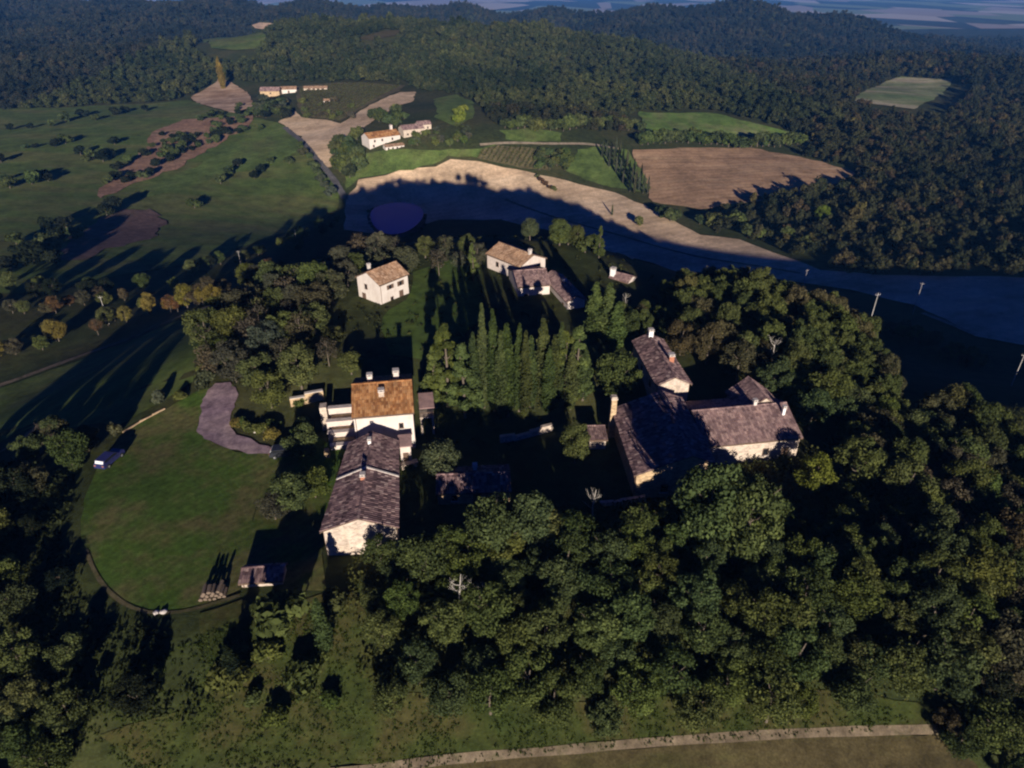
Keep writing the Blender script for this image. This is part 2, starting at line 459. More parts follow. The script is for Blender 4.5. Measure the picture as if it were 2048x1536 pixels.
# patchwork plain far off
m, nt, out = mat_new('distant_farmland')
tc = nt.nodes.new('ShaderNodeTexCoord')
mp = nt.nodes.new('ShaderNodeMapping')
mp.inputs['Scale'].default_value = (0.0035, 0.0012, 0.001)
mp.inputs['Rotation'].default_value = (0, 0, 0.25)
nt.links.new(tc.outputs['Object'], mp.inputs[0])
vo = N(nt, 'ShaderNodeTexVoronoi', Scale=1.0)
nt.links.new(mp.outputs[0], vo.inputs['Vector'])
sp = nt.nodes.new('ShaderNodeSeparateColor')
nt.links.new(vo.outputs['Color'], sp.inputs[0])
c = ramp(nt, sp.outputs[0], [(0.0, (0.05, 0.06, 0.05)), (0.28, (0.07, 0.085, 0.06)), (0.42, (0.20, 0.24, 0.14)), (0.6, (0.36, 0.30, 0.27)), (0.8, (0.48, 0.42, 0.38)), (1.0, (0.16, 0.24, 0.12))])
r_ = [n for n in nt.nodes if n.type == 'VALTORGB'][-1]
r_.color_ramp.interpolation = 'CONSTANT'
finish(nt, out, c, 0.95, None, spec=0.1)
M['plain'] = m

# ------------------------------------------------------------------ object helpers
def tag(o, label=None, cat=None, group=None, kind=None):
    if label: o['label'] = label
    if cat: o['category'] = cat
    if group: o['group'] = group
    if kind: o['kind'] = kind
    return o

def empty(name, loc=(0, 0, 0), rz=0.0, label=None, cat=None, group=None):
    o = bpy.data.objects.new(name, None)
    COL.objects.link(o)
    o.location = loc
    o.rotation_euler = (0, 0, rz)
    o.empty_display_size = 0.5
    return tag(o, label, cat, group)

def link(name, me, parent=None):
    o = bpy.data.objects.new(name, me)
    COL.objects.link(o)
    if parent is not None:
        o.parent = parent
    return o

class MB:
    """collects shapes into one mesh"""
    def __init__(s):
        s.v, s.f, s.var = [], [], []
    def add(s, vs, fs, var=0.5):
        n = len(s.v)
        s.v += [tuple(p) for p in vs]
        s.f += [tuple(i + n for i in f) for f in fs]
        s.var += [var] * len(fs)
    def box(s, c, d, rz=0.0, mtx=None, var=0.5):
        x, y, z = d[0] / 2, d[1] / 2, d[2] / 2
        vs = [(-x, -y, -z), (x, -y, -z), (x, y, -z), (-x, y, -z), (-x, -y, z), (x, -y, z), (x, y, z), (-x, y, z)]
        cr, sr = math.cos(rz), math.sin(rz)
        if mtx is not None:
            vs = [tuple(mtx @ Vector(p)) for p in vs]
        else:
            vs = [(c[0] + p[0] * cr - p[1] * sr, c[1] + p[0] * sr + p[1] * cr, c[2] + p[2]) for p in vs]
        s.add(vs, [(0, 3, 2, 1), (4, 5, 6, 7), (0, 1, 5, 4), (1, 2, 6, 5), (2, 3, 7, 6), (3, 0, 4, 7)], var)
    def tube(s, pts, rad, n=6, cap=True, var=0.5):
        rings = []
        pts = [Vector(p) for p in pts]
        if not hasattr(rad, '__len__'):
            rad = [rad] * len(pts)
        vs, fs = [], []
        for i, p in enumerate(pts):
            d = (pts[min(i + 1, len(pts) - 1)] - pts[max(i - 1, 0)])
            if d.length < 1e-9: d = Vector((0, 0, 1))
            d.normalize()
            a = d.orthogonal().normalized()
            if abs(d.z) > 0.95:
                a = (Vector((1, 0, 0)) - d * d.x).normalized()
            b_ = d.cross(a)
            for k_ in range(n):
                t = 2 * math.pi * k_ / n
                vs.append(p + (a * math.cos(t) + b_ * math.sin(t)) * rad[i])
        for i in range(len(pts) - 1):
            for k_ in range(n):
                k2 = (k_ + 1) % n
                fs.append((i * n + k_, i * n + k2, (i + 1) * n + k2, (i + 1) * n + k_))
        if cap:
            fs.append(tuple(range(n))[::-1])
            fs.append(tuple((len(pts) - 1) * n + k_ for k_ in range(n)))
        s.add(vs, fs, var)
    def prism(s, prof, y0, y1, axis='y', var=0.5):
        """profile of (a, z) pairs extruded along y (a = x) or along x (a = y)"""
        n = len(prof)
        if axis == 'y':
            vs = [(a, y0, z) for a, z in prof] + [(a, y1, z) for a, z in prof]
        else:
            vs = [(y0, a, z) for a, z in prof] + [(y1, a, z) for a, z in prof]
        fs = [tuple(range(n)), tuple(range(2 * n - 1, n - 1, -1))]
        for i in range(n):
            j = (i + 1) % n
            fs.append((i, i + n, j + n, j))
        s.add(vs, fs, var)
    def mesh(s, name, m=None, smooth=False):
        me = bpy.data.meshes.new(name)
        me.from_pydata(s.v, [], s.f)
        if m is not None:
            me.materials.append(m)
        a = me.attributes.new('var', 'FLOAT', 'FACE')
        a.data.foreach_set('value', s.var)
        bm = bmesh.new()
        bm.from_mesh(me)
        bmesh.ops.recalc_face_normals(bm, faces=bm.faces)
        bm.to_mesh(me)
        bm.free()
        if smooth:
            me.polygons.foreach_set('use_smooth', [True] * len(me.polygons))
        return me
    def build(s, name, m, parent=None, smooth=False):
        return link(name, s.mesh(name, m, smooth), parent)

# ------------------------------------------------------------------ ground
def grid_mesh(name):
    ny, nx = GX.shape
    v = np.stack([GX, GY, GZ], -1).reshape(-1, 3)
    idx = np.arange(nx * ny).reshape(ny, nx)
    f = np.stack([idx[:-1, :-1], idx[:-1, 1:], idx[1:, 1:], idx[1:, :-1]], -1).reshape(-1, 4)
    me = bpy.data.meshes.new(name)
    me.vertices.add(len(v))
    me.vertices.foreach_set('co', v.ravel())
    me.loops.add(f.size)
    me.loops.foreach_set('vertex_index', f.ravel().astype(np.int32))
    me.polygons.add(len(f))
    me.polygons.foreach_set('loop_start', np.arange(0, f.size, 4, dtype=np.int32))
    me.polygons.foreach_set('use_smooth', np.ones(len(f), bool))
    me.update(calc_edges=True)
    me.validate()
    return me

gm = grid_mesh('ground')
gm.materials.append(M['earth'])
tag(link('ground', gm), kind='structure')

def sheet(name, poly, m, step=6.0, off=0.25, wob=0.0, world_pts=False, up=0.0, kind='structure', label=None):
    pts = [p[:2] for p in poly] if world_pts else atp(poly, up)
    ring = []
    for i in range(len(pts)):
        a, b_ = np.array(pts[i]), np.array(pts[(i + 1) % len(pts)])
        n = max(1, int(np.linalg.norm(b_ - a) / step))
        for k_ in range(n):
            p = a + (b_ - a) * k_ / n
            if wob:
                p = p + rng.normal(0, wob, 2)
            ring.append(p)
    ring = np.array(ring)
    x0, y0 = ring.min(0)
    x1, y1 = ring.max(0)
    gx, gy = np.meshgrid(np.arange(x0, x1, step), np.arange(y0, y1, step))
    gx, gy = gx.ravel(), gy.ravel()
    ok = inside(ring, gx, gy)
    gx, gy = gx[ok], gy[ok]
    if len(gx):
        dd_, _, _ = polydist(ring, gx, gy)
        gx, gy = gx[dd_ > step * 0.4], gy[dd_ > step * 0.4]
    allp = [Vector((float(p[0]), float(p[1]))) for p in ring] + [Vector((float(a), float(b_))) for a, b_ in zip(gx, gy)]
    edges = [(i, (i + 1) % len(ring)) for i in range(len(ring))]
    res = geometry.delaunay_2d_cdt(allp, edges, [], 1, 1e-4)
    vs = [(p.x, p.y, float(tz(p.x, p.y)) + off) for p in res[0]]
    me = bpy.data.meshes.new(name)
    fs = []
    for f in res[2]:
        f = list(f)
        a = sum(vs[f[i]][0] * vs[f[(i + 1) % len(f)]][1] - vs[f[(i + 1) % len(f)]][0] * vs[f[i]][1] for i in range(len(f)))
        fs.append(f if a > 0 else f[::-1])
    me.from_pydata(vs, [], fs)
    me.materials.append(m)
    me.polygons.foreach_set('use_smooth', [True] * len(me.polygons))
    o = link(name, me)
    tag(o, label, kind=kind)
    return o, pts

def strip(name, line, width, m, off=0.3, step=3.0, pix=True, up=0):
    """a draped ribbon along a line of photo pixels"""
    pts = [np.array(at(*p, up)[:2]) if pix else np.array(p[:2]) for p in line]
    dense = []
    for a, b_ in zip(pts[:-1], pts[1:]):
        n = max(1, int(np.linalg.norm(b_ - a) / step))
        dense += [a + (b_ - a) * k_ / n for k_ in range(n)]
    dense.append(pts[-1])
    dn = np.array(dense)
    for _ in range(4):
        dn[1:-1] = (dn[:-2] + 2 * dn[1:-1] + dn[2:]) / 4
    vs, fs = [], []
    for i, p in enumerate(dn):
        t = dn[min(i + 1, len(dn) - 1)] - dn[max(i - 1, 0)]
        t = t / (np.linalg.norm(t) + 1e-9)
        nrm = np.array((-t[1], t[0])) * width / 2 * rng.uniform(0.85, 1.15)
        for q in (p + nrm, p, p - nrm):
            vs.append((q[0], q[1], float(tz(q[0], q[1])) + off))
        if i:
            k_ = i * 3
            for s_ in (0, 1):
                fs.append((k_ - 3 + s_, k_ - 2 + s_, k_ + 1 + s_, k_ + s_))
    me = bpy.data.meshes.new(name)
    me.from_pydata(vs, [], fs)
    me.materials.append(m)
    me.polygons.foreach_set('use_smooth', [True] * len(me.polygons))
    bm = bmesh.new(); bm.from_mesh(me)
    for f in bm.faces:
        if f.normal.z < 0: f.normal_flip()
    bm.to_mesh(me); bm.free()
    return tag(link(name, me), kind='structure')

PX = {}
PX['sand'] = [(870, 332), (900, 318), (960, 325), (1060, 345), (1110, 357), (1230, 385), (1290, 412), (1400, 470), (1480, 480), (1570, 515), (1640, 540), (1760, 552), (2048, 557), (2300, 565), (2300, 720), (2048, 690), (1950, 670), (1830, 612), (1700, 580), (1560, 560), (1400, 545), (1260, 520), (1160, 480), (1000, 440), (880, 440), (760, 470), (690, 460), (690, 400), (720, 362), (800, 345)]
PX['wing'] = [(558, 246), (592, 224), (606, 236), (652, 241), (682, 248), (704, 235), (742, 211), (800, 186), (832, 184), (830, 203), (790, 215), (752, 240), (722, 262), (702, 285), (672, 300), (668, 336), (650, 338), (628, 310), (600, 275), (576, 257)]
PX['tan'] = [(380, 196), (440, 160), (462, 166), (498, 188), (508, 212), (470, 228), (430, 217), (392, 207)]
PX['green'] = [(1276, 224), (1420, 226), (1480, 241), (1600, 271), (1590, 277), (1500, 272), (1300, 270)]
PX['brown'] = [(1265, 301), (1380, 297), (1500, 296), (1600, 315), (1715, 346), (1660, 376), (1560, 400), (1400, 420), (1300, 406)]
PX['far_right'] = [(1690, 206), (1760, 170), (1800, 155), (1905, 160), (1890, 185), (1830, 221)]
PX['far_pink'] = [(504, 52), (520, 47), (542, 48), (560, 56), (552, 61), (530, 60), (512, 58)]
PX['far_pale'] = [(405, 82), (470, 76), (540, 84), (535, 98), (470, 103), (425, 98)]
PX['far_strip'] = [(715, 80), (770, 64), (808, 62), (800, 72), (745, 84)]

sheet('pale_field', PX['sand'], M['sand_field'], 8, 0.35, 0.6)
sheet('pale_field', PX['wing'], M['sand_field'], 6, 0.6, 0.8)
sheet('tan_field', PX['tan'], M['tan_soil'], 7, 0.8, 0.8)
sheet('green_field', PX['green'], M['far_green'], 8, 0.6, 0.8)
sheet('ploughed_field', PX['brown'], M['brown_field'], 7, 0.5, 0.8)
sheet('far_field', PX['far_right'], M['far_mixed'], 14, 1.2, 1.0)
sheet('far_field', PX['far_pink'], M['tan_soil'], 20, 1.5, 1.0)
sheet('far_meadow', PX['far_pale'], M['meadow'], 20, 1.5, 1.0)
sheet('far_field', PX['far_strip'], M['dry_field'], 16, 1.5, 1.0)
sheet('meadow', [(-120, 222), (150, 215), (330, 205), (376, 200), (430, 220), (505, 235), (556, 247), (600, 276), (628, 312), (655, 345), (680, 380), (672, 420), (560, 470), (420, 520), (200, 560), (60, 590), (-120, 600)], M['meadow'], 9, 0.3, 1.0)
sheet('bright_meadow', [(400, 330), (450, 296), (510, 262), (560, 250), (590, 276), (600, 300), (560, 330), (470, 345), (380, 372), (300, 395), (260, 392)], M['bright_meadow'], 8, 0.6, 1.5)
sheet('red_soil', [(190, 382), (240, 345), (300, 290), (310, 262), (370, 240), (450, 235), (510, 232), (490, 262), (420, 300), (340, 345), (260, 378), (200, 400)], M['red_soil'], 8, 0.62, 2.0)
sheet('scrub_patch', [(120, 522), (130, 480), (200, 445), (250, 420), (305, 420), (330, 450), (300, 480), (220, 500), (160, 525)], M['scrub_soil'], 5, 0.62, 1.5)
sheet('slope_meadow', [(-160, 815), (0, 778), (110, 738), (220, 696), (340, 648), (430, 616), (520, 590), (530, 650), (420, 745), (330, 800), (240, 850), (130, 860), (60, 860), (-160, 930)], M['meadow'], 4, 0.1, 0.3)
sheet('villa_meadow', [(690, 330), (720, 310), (800, 300), (880, 302), (960, 300), (1000, 290), (960, 318), (900, 314), (868, 330), (800, 342), (720, 358), (690, 380)], M['bright_meadow'], 6, 0.7, 0.8)
sheet('meadow', [(1000, 262), (1060, 258), (1125, 268), (1120, 284), (1060, 286), (1010, 280)], M['bright_meadow'], 6, 0.6, 0.8)
sheet('meadow', [(1160, 300), (1210, 292), (1255, 300), (1295, 360), (1300, 384), (1240, 380), (1170, 360), (1130, 345)], M['bright_meadow'], 5, 0.6, 0.8)
sheet('meadow', [(868, 200), (910, 190), (945, 205), (950, 235), (915, 255), (875, 240)], M['bright_meadow'], 6, 0.6, 0.8)
sheet('vineyard', [(962, 302), (1000, 294), (1060, 296), (1090, 312), (1100, 344), (1060, 340), (980, 324), (955, 318)], M['vineyard_soil'], 5, 0.8, 0.6)
sheet('vineyard', [(590, 175), (720, 166), (812, 172), (800, 184), (742, 208), (704, 232), (682, 245), (655, 240), (607, 233), (596, 215)], M['vineyard_soil'], 7, 0.9, 0.8)
# far plain
def plain():
    xs = np.linspace(-9000, 9000, 60)
    ys = np.linspace(3000, 12500, 60)
    vs, fs = [], []
    for j, y in enumerate(ys):
        for i, x in enumerate(xs):
            vs.append((x, y, float(tz(x, y)) + 3.0))
    for j in range(59):
        for i in range(59):
            a = j * 60 + i
            fs.append((a, a + 1, a + 61, a + 60))
    me = bpy.data.meshes.new('distant_plain')
    me.from_pydata(vs, [], fs)
    me.materials.append(M['plain'])
    me.polygons.foreach_set('use_smooth', [True] * len(me.polygons))
    tag(link('distant_plain', me), kind='structure')
plain()

# hilltop
LAWN = [(250, 868), (330, 820), (400, 780), (440, 772), (410, 800), (396, 850), (410, 880), (470, 905), (545, 905), (540, 960), (512, 1010), (505, 1080), (560, 1130), (520, 1160), (470, 1185), (400, 1215), (320, 1232), (250, 1210), (190, 1150), (164, 1075), (168, 1000), (200, 925)]
sheet('lawn', LAWN, M['lawn'], 2.0, 0.09, 0.15)
M['back_lawn'] = m_ground('back_lawn_grass', [(0.3, (0.062, 0.102, 0.020)), (0.55, (0.085, 0.130, 0.028)), (0.75, (0.10, 0.120, 0.032))], 0.07, 0.5, bumpd=0.05, bstr=0.35, fine=6)
sheet('lawn', [(770, 620), (820, 600), (830, 545), (900, 520), (960, 540), (960, 640), (900, 700), (850, 720), (780, 712), (760, 660)], M['back_lawn'], 2.5, 0.09, 0.3)
sheet('lawn', [(540, 905), (640, 880), (690, 900), (670, 1000), (640, 1080), (650, 1180), (560, 1190), (560, 1130), (505, 1080), (512, 1010), (540, 960)], M['lawn'], 2.5, 0.11, 0.3)
sheet('gravel_drive', [(430, 768), (462, 766), (478, 790), (466, 818), (456, 850), (478, 872), (520, 890), (548, 898), (540, 908), (500, 908), (450, 896), (410, 880), (394, 862), (402, 835), (404, 800)], M['gravel'], 1.0, 0.16, 0.16)
strip('farm_track', [(660, 1548), (760, 1533), (900, 1518), (1100, 1502), (1400, 1479), (1700, 1463), (1890, 1460)], 0.8, M['dry_track'], 0.12)
M['rough_slope'] = m_ground('yellow_green_rough_grass', [(0.3, (0.030, 0.046, 0.011)), (0.45, (0.046, 0.058, 0.015)), (0.58, (0.066, 0.060, 0.021)), (0.75, (0.036, 0.056, 0.012))], 0.12, 0.8, bumpd=0.15, bstr=0.6, fine=4)
sheet('rough_slope', [(395, 1232), (480, 1202), (600, 1205), (700, 1170), (735, 1230), (760, 1385), (1000, 1400), (1300, 1400), (1700, 1380), (1880, 1420), (1870, 1452), (1700, 1457), (1400, 1472), (1100, 1494), (900, 1510), (700, 1530), (300, 1540), (200, 1470), (360, 1420), (420, 1330)], M['rough_slope'], 2, 0.1, 0.1)
sheet('stubble_field', [(640, 1556), (900, 1524), (1100, 1508), (1400, 1485), (1700, 1469), (1890, 1466), (1960, 1540), (2000, 1700), (500, 1700)], M['dry_field'], 2, 0.1, 0.1)
strip('lawn_edge_path', [(172, 1100), (190, 1152), (225, 1195), (262, 1222), (322, 1238), (400, 1220), (480, 1192)], 0.45, M['worn_grass'], 0.14, 1.5)
strip('dirt_road', [(-60, 790), (0, 772), (100, 735), (220, 690), (330, 645), (430, 610), (520, 580), (590, 540)], 2.2, M['dry_track'], 0.15)
strip('valley_lane', [(690, 400), (676, 372), (655, 345), (628, 314), (600, 280), (570, 256)], 4.0, M['lane'], 0.7)
strip('field_track', [(1845, 628), (1900, 650), (1950, 672)], 2.0, M['track'], 0.45)
strip('field_track', [(1010, 400), (1120, 440), (1260, 478), (1420, 520), (1600, 548)], 1.6, M['dry_track'], 0.5)
strip('villa_track', [(1240, 300), (1180, 290), (1100, 290), (1010, 288), (960, 292)], 3.0, M['track'], 0.9)
strip('dirt_road', [(-60, 940), (0, 910), (50, 880), (80, 850)], 1.8, M['dry_track'], 0.2)

# pond in the shaded valley
pp = [(738, 440), (745, 420), (780, 412), (820, 414), (850, 432), (848, 452), (820, 470), (780, 474), (750, 462)]
wp = atp(pp)
zc = max(float(tz(*p)) for p in wp) + 0.5
mbp = MB()
ring = []
for i in range(len(wp)):
    a, b_ = np.array(wp[i]), np.array(wp[(i + 1) % len(wp)])
    ring += [a + (b_ - a) * t for t in (0, 0.33, 0.66)]
ring = np.array(ring)
for _ in range(3):
    ring = (np.roll(ring, 1, 0) + 2 * ring + np.roll(ring, -1, 0)) / 4
mbp.add([(p[0], p[1], zc) for p in ring], [tuple(range(len(ring)))])
pond = mbp.build('pond', M['water'])
tag(pond, kind='structure')
pc = ring.mean(0)
bank = [tuple(pc + (p - pc) * (1.10 + 0.05 * math.sin(i * 1.7))) for i, p in enumerate(ring)]
POND = ring.copy()
sheet('pond_bank', bank, M['scrub_soil'], 3.0, 0.42, 0.2, world_pts=True)

# ------------------------------------------------------------------ buildings
def roof_cover(mb, o, ux, us, un, lu, ls, pitch=0.34, row=0.5, amp=0.07):
    """rows of round tiles over a slope: origin o, ux along the eave, us down the slope, un outward normal"""
    nc = max(2, int(round(lu / pitch)))
    pitch = lu / nc
    nr = max(1, int(round(ls / row)))
    row = ls / nr
    prof = [(0.0, 0.0), (0.28, 0.8), (0.5, 1.0), (0.72, 0.8)]
    for r_ in range(nr):
        jig = random.uniform(-0.025, 0.025)
        for c_ in range(nc):
            s0, s1 = r_ * row - (0.04 if r_ else 0), (r_ + 1) * row + random.uniform(-0.05, 0.05)
            if r_ == nr - 1: s1 = ls + random.uniform(-0.03, 0.06)
            h0, h1 = 0.0, 0.035 + random.uniform(0, 0.02)
            vs = []
            du = random.uniform(-0.02, 0.02)
            for s_, hb in ((s0, h0), (s1, h1)):
                for fu, fh in prof + [(1.0, 0.0)]:
                    vs.append(o + ux * (c_ * pitch + fu * pitch + du) + us * s_ + un * (hb + jig + fh * amp))
            fs = [(i, i + 1, i + 6, i + 5) for i in range(4)]
            mb.add(vs, fs, random.random())

def house(name, label, cat, o, ang, L, Wd, e0, e1=None, rise=1.5, yr=None, wall='white_plaster', tile='tile_pink', z0=None, over=0.35, found=2.0,
          openings=(), chimneys=(), pitch=0.34, row=0.5, group=None, gutter=True):
    """gabled house: local x along the ridge, local y across; e0/e1 eave heights at y=0 and y=Wd; yr ridge position across"""
    e1 = e0 if e1 is None else e1
    yr = Wd / 2 if yr is None else yr
    zr = max(e0, e1) + rise
    if z0 is None:
        z0 = float(tz(*o[:2]))
    root = empty(name, (o[0], o[1], z0), ang, label, cat, group)
    mb = MB()
    mb.prism([(0, -found), (Wd, -found), (Wd, e1), (yr, zr), (0, e0)], 0, L, 'x')
    mb.build('wall', M[wall], root)
    # roof boards and tile cover
    rb = MB()
    tm = MB()
    th = 0.12
    for (ye, ze, sg) in ((0, e0, -1), (Wd, e1, 1)):
        run = abs(ye - yr)
        ls0 = math.hypot(run, zr - ze)
        us = Vector((0, sg * run / ls0, (ze - zr) / ls0))
        un = Vector((0, sg * (zr - ze) / ls0, run / ls0))
        ls = ls0 + over
        oo = Vector((-over * 0.6, yr, zr)) + un * 0.02
        lu = L + over * 1.2
        ux = Vector((1, 0, 0))
        a, b_, c_, d_ = oo, oo + ux * lu, oo + ux * lu + us * ls, oo + us * ls
        rb.add([a, b_, c_, d_, a + un * th, b_ + un * th, c_ + un * th, d_ + un * th],
               [(0, 1, 2, 3), (4, 5, 6, 7), (0, 1, 5, 4), (1, 2, 6, 5), (2, 3, 7, 6), (3, 0, 4, 7)])
        roof_cover(tm, oo + un * (th + 0.01), ux, us, un, lu, ls, pitch, row)
    roof = rb.build('roof', M['roof_board'], root)
    tiles = tm.build('roof_tiles', M[tile], roof, smooth=False)
    tiles['kind'] = 'stuff'
    rc = MB()
    n = max(3, int(L / 0.55))
    st = (L + over * 1.2) / n
    for i in range(n):
        x = -over * 0.6 + i * st
        t = [math.pi * q / 5 for q in range(6)]
        vs = [(x + dx, yr + math.cos(q) * (0.16 + w), zr + 0.12 + math.sin(q) * (0.13 + w)) for dx, w in ((-0.03, 0.0), (st, 0.025)) for q in t]
        rc.add(vs, [(i_, i_ + 1, i_ + 7, i_ + 6) for i_ in range(5)], random.random())
    rco = rc.build('ridge_tiles', M[tile], roof)
    rco['kind'] = 'stuff'
    if gutter:
        for (ye, ze, sg) in ((0, e0, -1), (Wd, e1, 1)):
            dr = (zr - ze) / abs(ye - yr)
            gy, gz = ye + sg * over * 0.97, ze - dr * over * 0.97 - 0.03
            gm_ = MB(); gm_.tube([(-0.2, gy, gz), (L + 0.2, gy, gz)], 0.075, 6)
            go_ = gm_.build('gutter', M['gutter'], root)
            dp = MB(); dp.tube([(0.25, gy, gz), (0.25, ye + sg * 0.08, gz - 0.35), (0.25, ye + sg * 0.08, 0)], 0.05, 6)
            dp.build('downpipe', M['gutter'], go_)
    for (side, s_, zc_, w, h, kind) in openings:
        if side == 'y0': org, u, nrm = Vector((s_, 0, zc_)), Vector((1, 0, 0)), Vector((0, -1, 0))
        elif side == 'y1': org, u, nrm = Vector((s_, Wd, zc_)), Vector((1, 0, 0)), Vector((0, 1, 0))
        elif side == 'x0': org, u, nrm = Vector((0, s_, zc_)), Vector((0, 1, 0)), Vector((-1, 0, 0))
        else: org, u, nrm = Vector((L, s_, zc_)), Vector((0, 1, 0)), Vector((1, 0, 0))
        zz = Vector((0, 0, 1))
        mt = Matrix((u, nrm, zz)).transposed().to_4x4()
        fr = MB()
        def bx(du, dz, w_, h_, d_, n_, mbx):
            mm = Matrix.Translation(org + u * du + zz * dz + nrm * n_) @ mt @ Matrix.Diagonal((1, 1, 1, 1))
            x, y, z = w_ / 2, d_ / 2, h_ / 2
            vs = [mm @ Vector(p) for p in [(-x, -y, -z), (x, -y, -z), (x, y, -z), (-x, y, -z), (-x, -y, z), (x, -y, z), (x, y, z), (-x, y, z)]]
            mbx.add(vs, [(0, 3, 2, 1), (4, 5, 6, 7), (0, 1, 5, 4), (1, 2, 6, 5), (2, 3, 7, 6), (3, 0, 4, 7)])
        ft = 0.09
        bx(-w / 2 + ft / 2, 0, ft, h, 0.16, 0.0, fr)
        bx(w / 2 - ft / 2, 0, ft, h, 0.16, 0.0, fr)
        bx(0, h / 2 - ft / 2, w - 2 * ft, ft, 0.16, 0.0, fr)
        bx(0, -h / 2 + ft / 2, w - 2 * ft, ft, 0.2, 0.0, fr)
        if kind == 'window':
            wo = fr.build('window', M['frame'], root)
            pn = MB(); bx(0, 0, w - 2 * ft, h - 2 * ft, 0.06, 0.0, pn)
            pn.build('pane', M['glass'], wo)
            sl_ = MB(); bx(0, -h / 2 - 0.05, w + 0.2, 0.09, 0.3, 0.05, sl_)
            sl_.build('sill', M['mortar'], wo)
        elif kind == 'shuttered':
            wo = fr.build('window', M['frame'], root)
            pn = MB(); bx(0, 0, w - 2 * ft, h - 2 * ft, 0.06, 0.0, pn)
            pn.build('pane', M['glass'], wo)
            for sg in (-1, 1):
                sh = MB(); bx(sg * (w * 0.75), 0, w / 2 - 0.02, h, 0.06, 0.06, sh)
                sh.build('shutter', M['shutter'], wo)
        else:
            wo = fr.build('door', M['frame'], root)
            pn = MB(); bx(0, 0, w - 2 * ft, h - 2 * ft, 0.06, 0.0, pn)
            pn.build('door_leaf', M['shutter'], wo)
    for (x, y, w, h, mt_) in chimneys:
        zb = (zr - (zr - (e0 if y < yr else e1)) * abs(y - yr) / (yr if y < yr else (Wd - yr)))
        ch = MB()
        ch.box((x, y, zb + h / 2 - 0.2), (w, w, h + 0.4))
        cho = ch.build('chimney', M[mt_], root)
        cc = MB()
        cc.box((x, y, zb + h + 0.05), (w + 0.2, w + 0.2, 0.1))
        for sx in (-1, 1):
            for sy in (-1, 1):
                cc.box((x + sx * w * 0.38, y + sy * w * 0.38, zb + h + 0.2), (0.12, 0.12, 0.2))
        cc.box((x, y, zb + h + 0.34), (w + 0.16, w + 0.16, 0.08))
        cc.build('chimney_cap', M['mortar'], cho)
    return root

def ang(dx, dy):
    return math.atan2(dy, dx)

FOOT = []     # footprints kept clear of trees
def foot(o, a, L, Wd, m_=1.0):
    c_, s_ = math.cos(a), math.sin(a)
    FOOT.append([(o[0] + c_ * x - s_ * y, o[1] + s_ * x + c_ * y) for x, y in ((-m_, -m_), (L + m_, -m_), (L + m_, Wd + m_), (-m_, Wd + m_))])

def H(name, label, cat, o, a, L, Wd, e0, **kw):
    foot(o, a, L, Wd)
    return house(name, label, cat, o, a, L, Wd, e0, **kw)

# white two-storey house on the back lawn
a = ang(4.8, 6.0)
wh = H('white_house', 'small white two-storey house with tan gabled roof standing on the back lawn', 'house', (-26.2, 125.3), a, 7.7, 6.6, 5.3, rise=1.7, z0=3.0, tile='tile_tan', wall='white_plaster',
       openings=[('y0', 5.6, 1.2, 1.1, 2.3, 'door'), ('y0', 3.0, 1.3, 0.8, 1.0, 'window'), ('y0', 2.8, 4.0, 0.9, 0.9, 'shuttered'), ('y0', 5.6, 3.9, 0.9, 1.0, 'shuttered'),
                 ('x0', 4.0, 3.9, 0.8, 1.1, 'window'), ('x0', 4.9, 1.2, 1.1, 2.2, 'door')],
       chimneys=[(2.2, 5.2, 0.5, 1.5, 'mortar')])
# pale house behind the cypresses with its lower annexes
a = ang(-7.4, 8.2)
H('pale_farmhouse', 'pale stone farmhouse with brown gabled roof behind the row of cypresses', 'house', (7.3, 142.5), a, 11.0, 7.4, 5.0, rise=1.6, z0=2.4, tile='tile_tan', wall='pink_plaster',
  openings=[('x0', 2.4, 3.6, 0.9, 1.1, 'shuttered'), ('x0', 5.0, 3.6, 0.9, 1.1, 'shuttered'), ('y1', 3.0, 3.4, 0.9, 1.1, 'window'), ('y1', 7.5, 3.4, 0.9, 1.1, 'window')],
  chimneys=[(0.8, 3.9, 0.55, 1.0, 'mortar')])
a = ang(0.97, 0.2)
H('tiled_annex', 'low tiled annex of two pink roof slopes built against the pale farmhouse gable', 'annex', (1.3, 129.6), a, 6.6, 9.6, 4.2, rise=1.7, yr=4.2, z0=1.9, wall='pink_plaster', tile='tile_pink',
  openings=[('y0', 1.6, 1.9, 0.9, 1.2, 'window'), ('y0', 4.4, 1.2, 1.1, 2.2, 'door')])
a = ang(4.2, -13.8)
H('long_annex', 'narrow tiled outbuilding with pale end wall running down beside the farmhouse annex', 'annex', (6.9, 136.6), a, 14.0, 3.6, 3.7, rise=0.9, z0=1.9, wall='pink_plaster', tile='tile_pink',
  openings=[('y0', 11.5, 1.9, 0.8, 1.1, 'window')], chimneys=[(7.0, 1.9, 0.6, 0.6, 'terracotta')])
a = ang(0.8, -0.6)
p = W(1233, 575, 1.8)
H('garden_hut', 'small pink roofed hut with tall white chimney right of the cypresses', 'hut', (p[0] - 1.5, p[1] + 1.5), a, 4.6, 3.6, 2.2, rise=0.8, z0=1.3, wall='pink_plaster', tile='tile_pink', chimneys=[(0.4, 0.7, 0.9, 1.6, 'white_paint')])
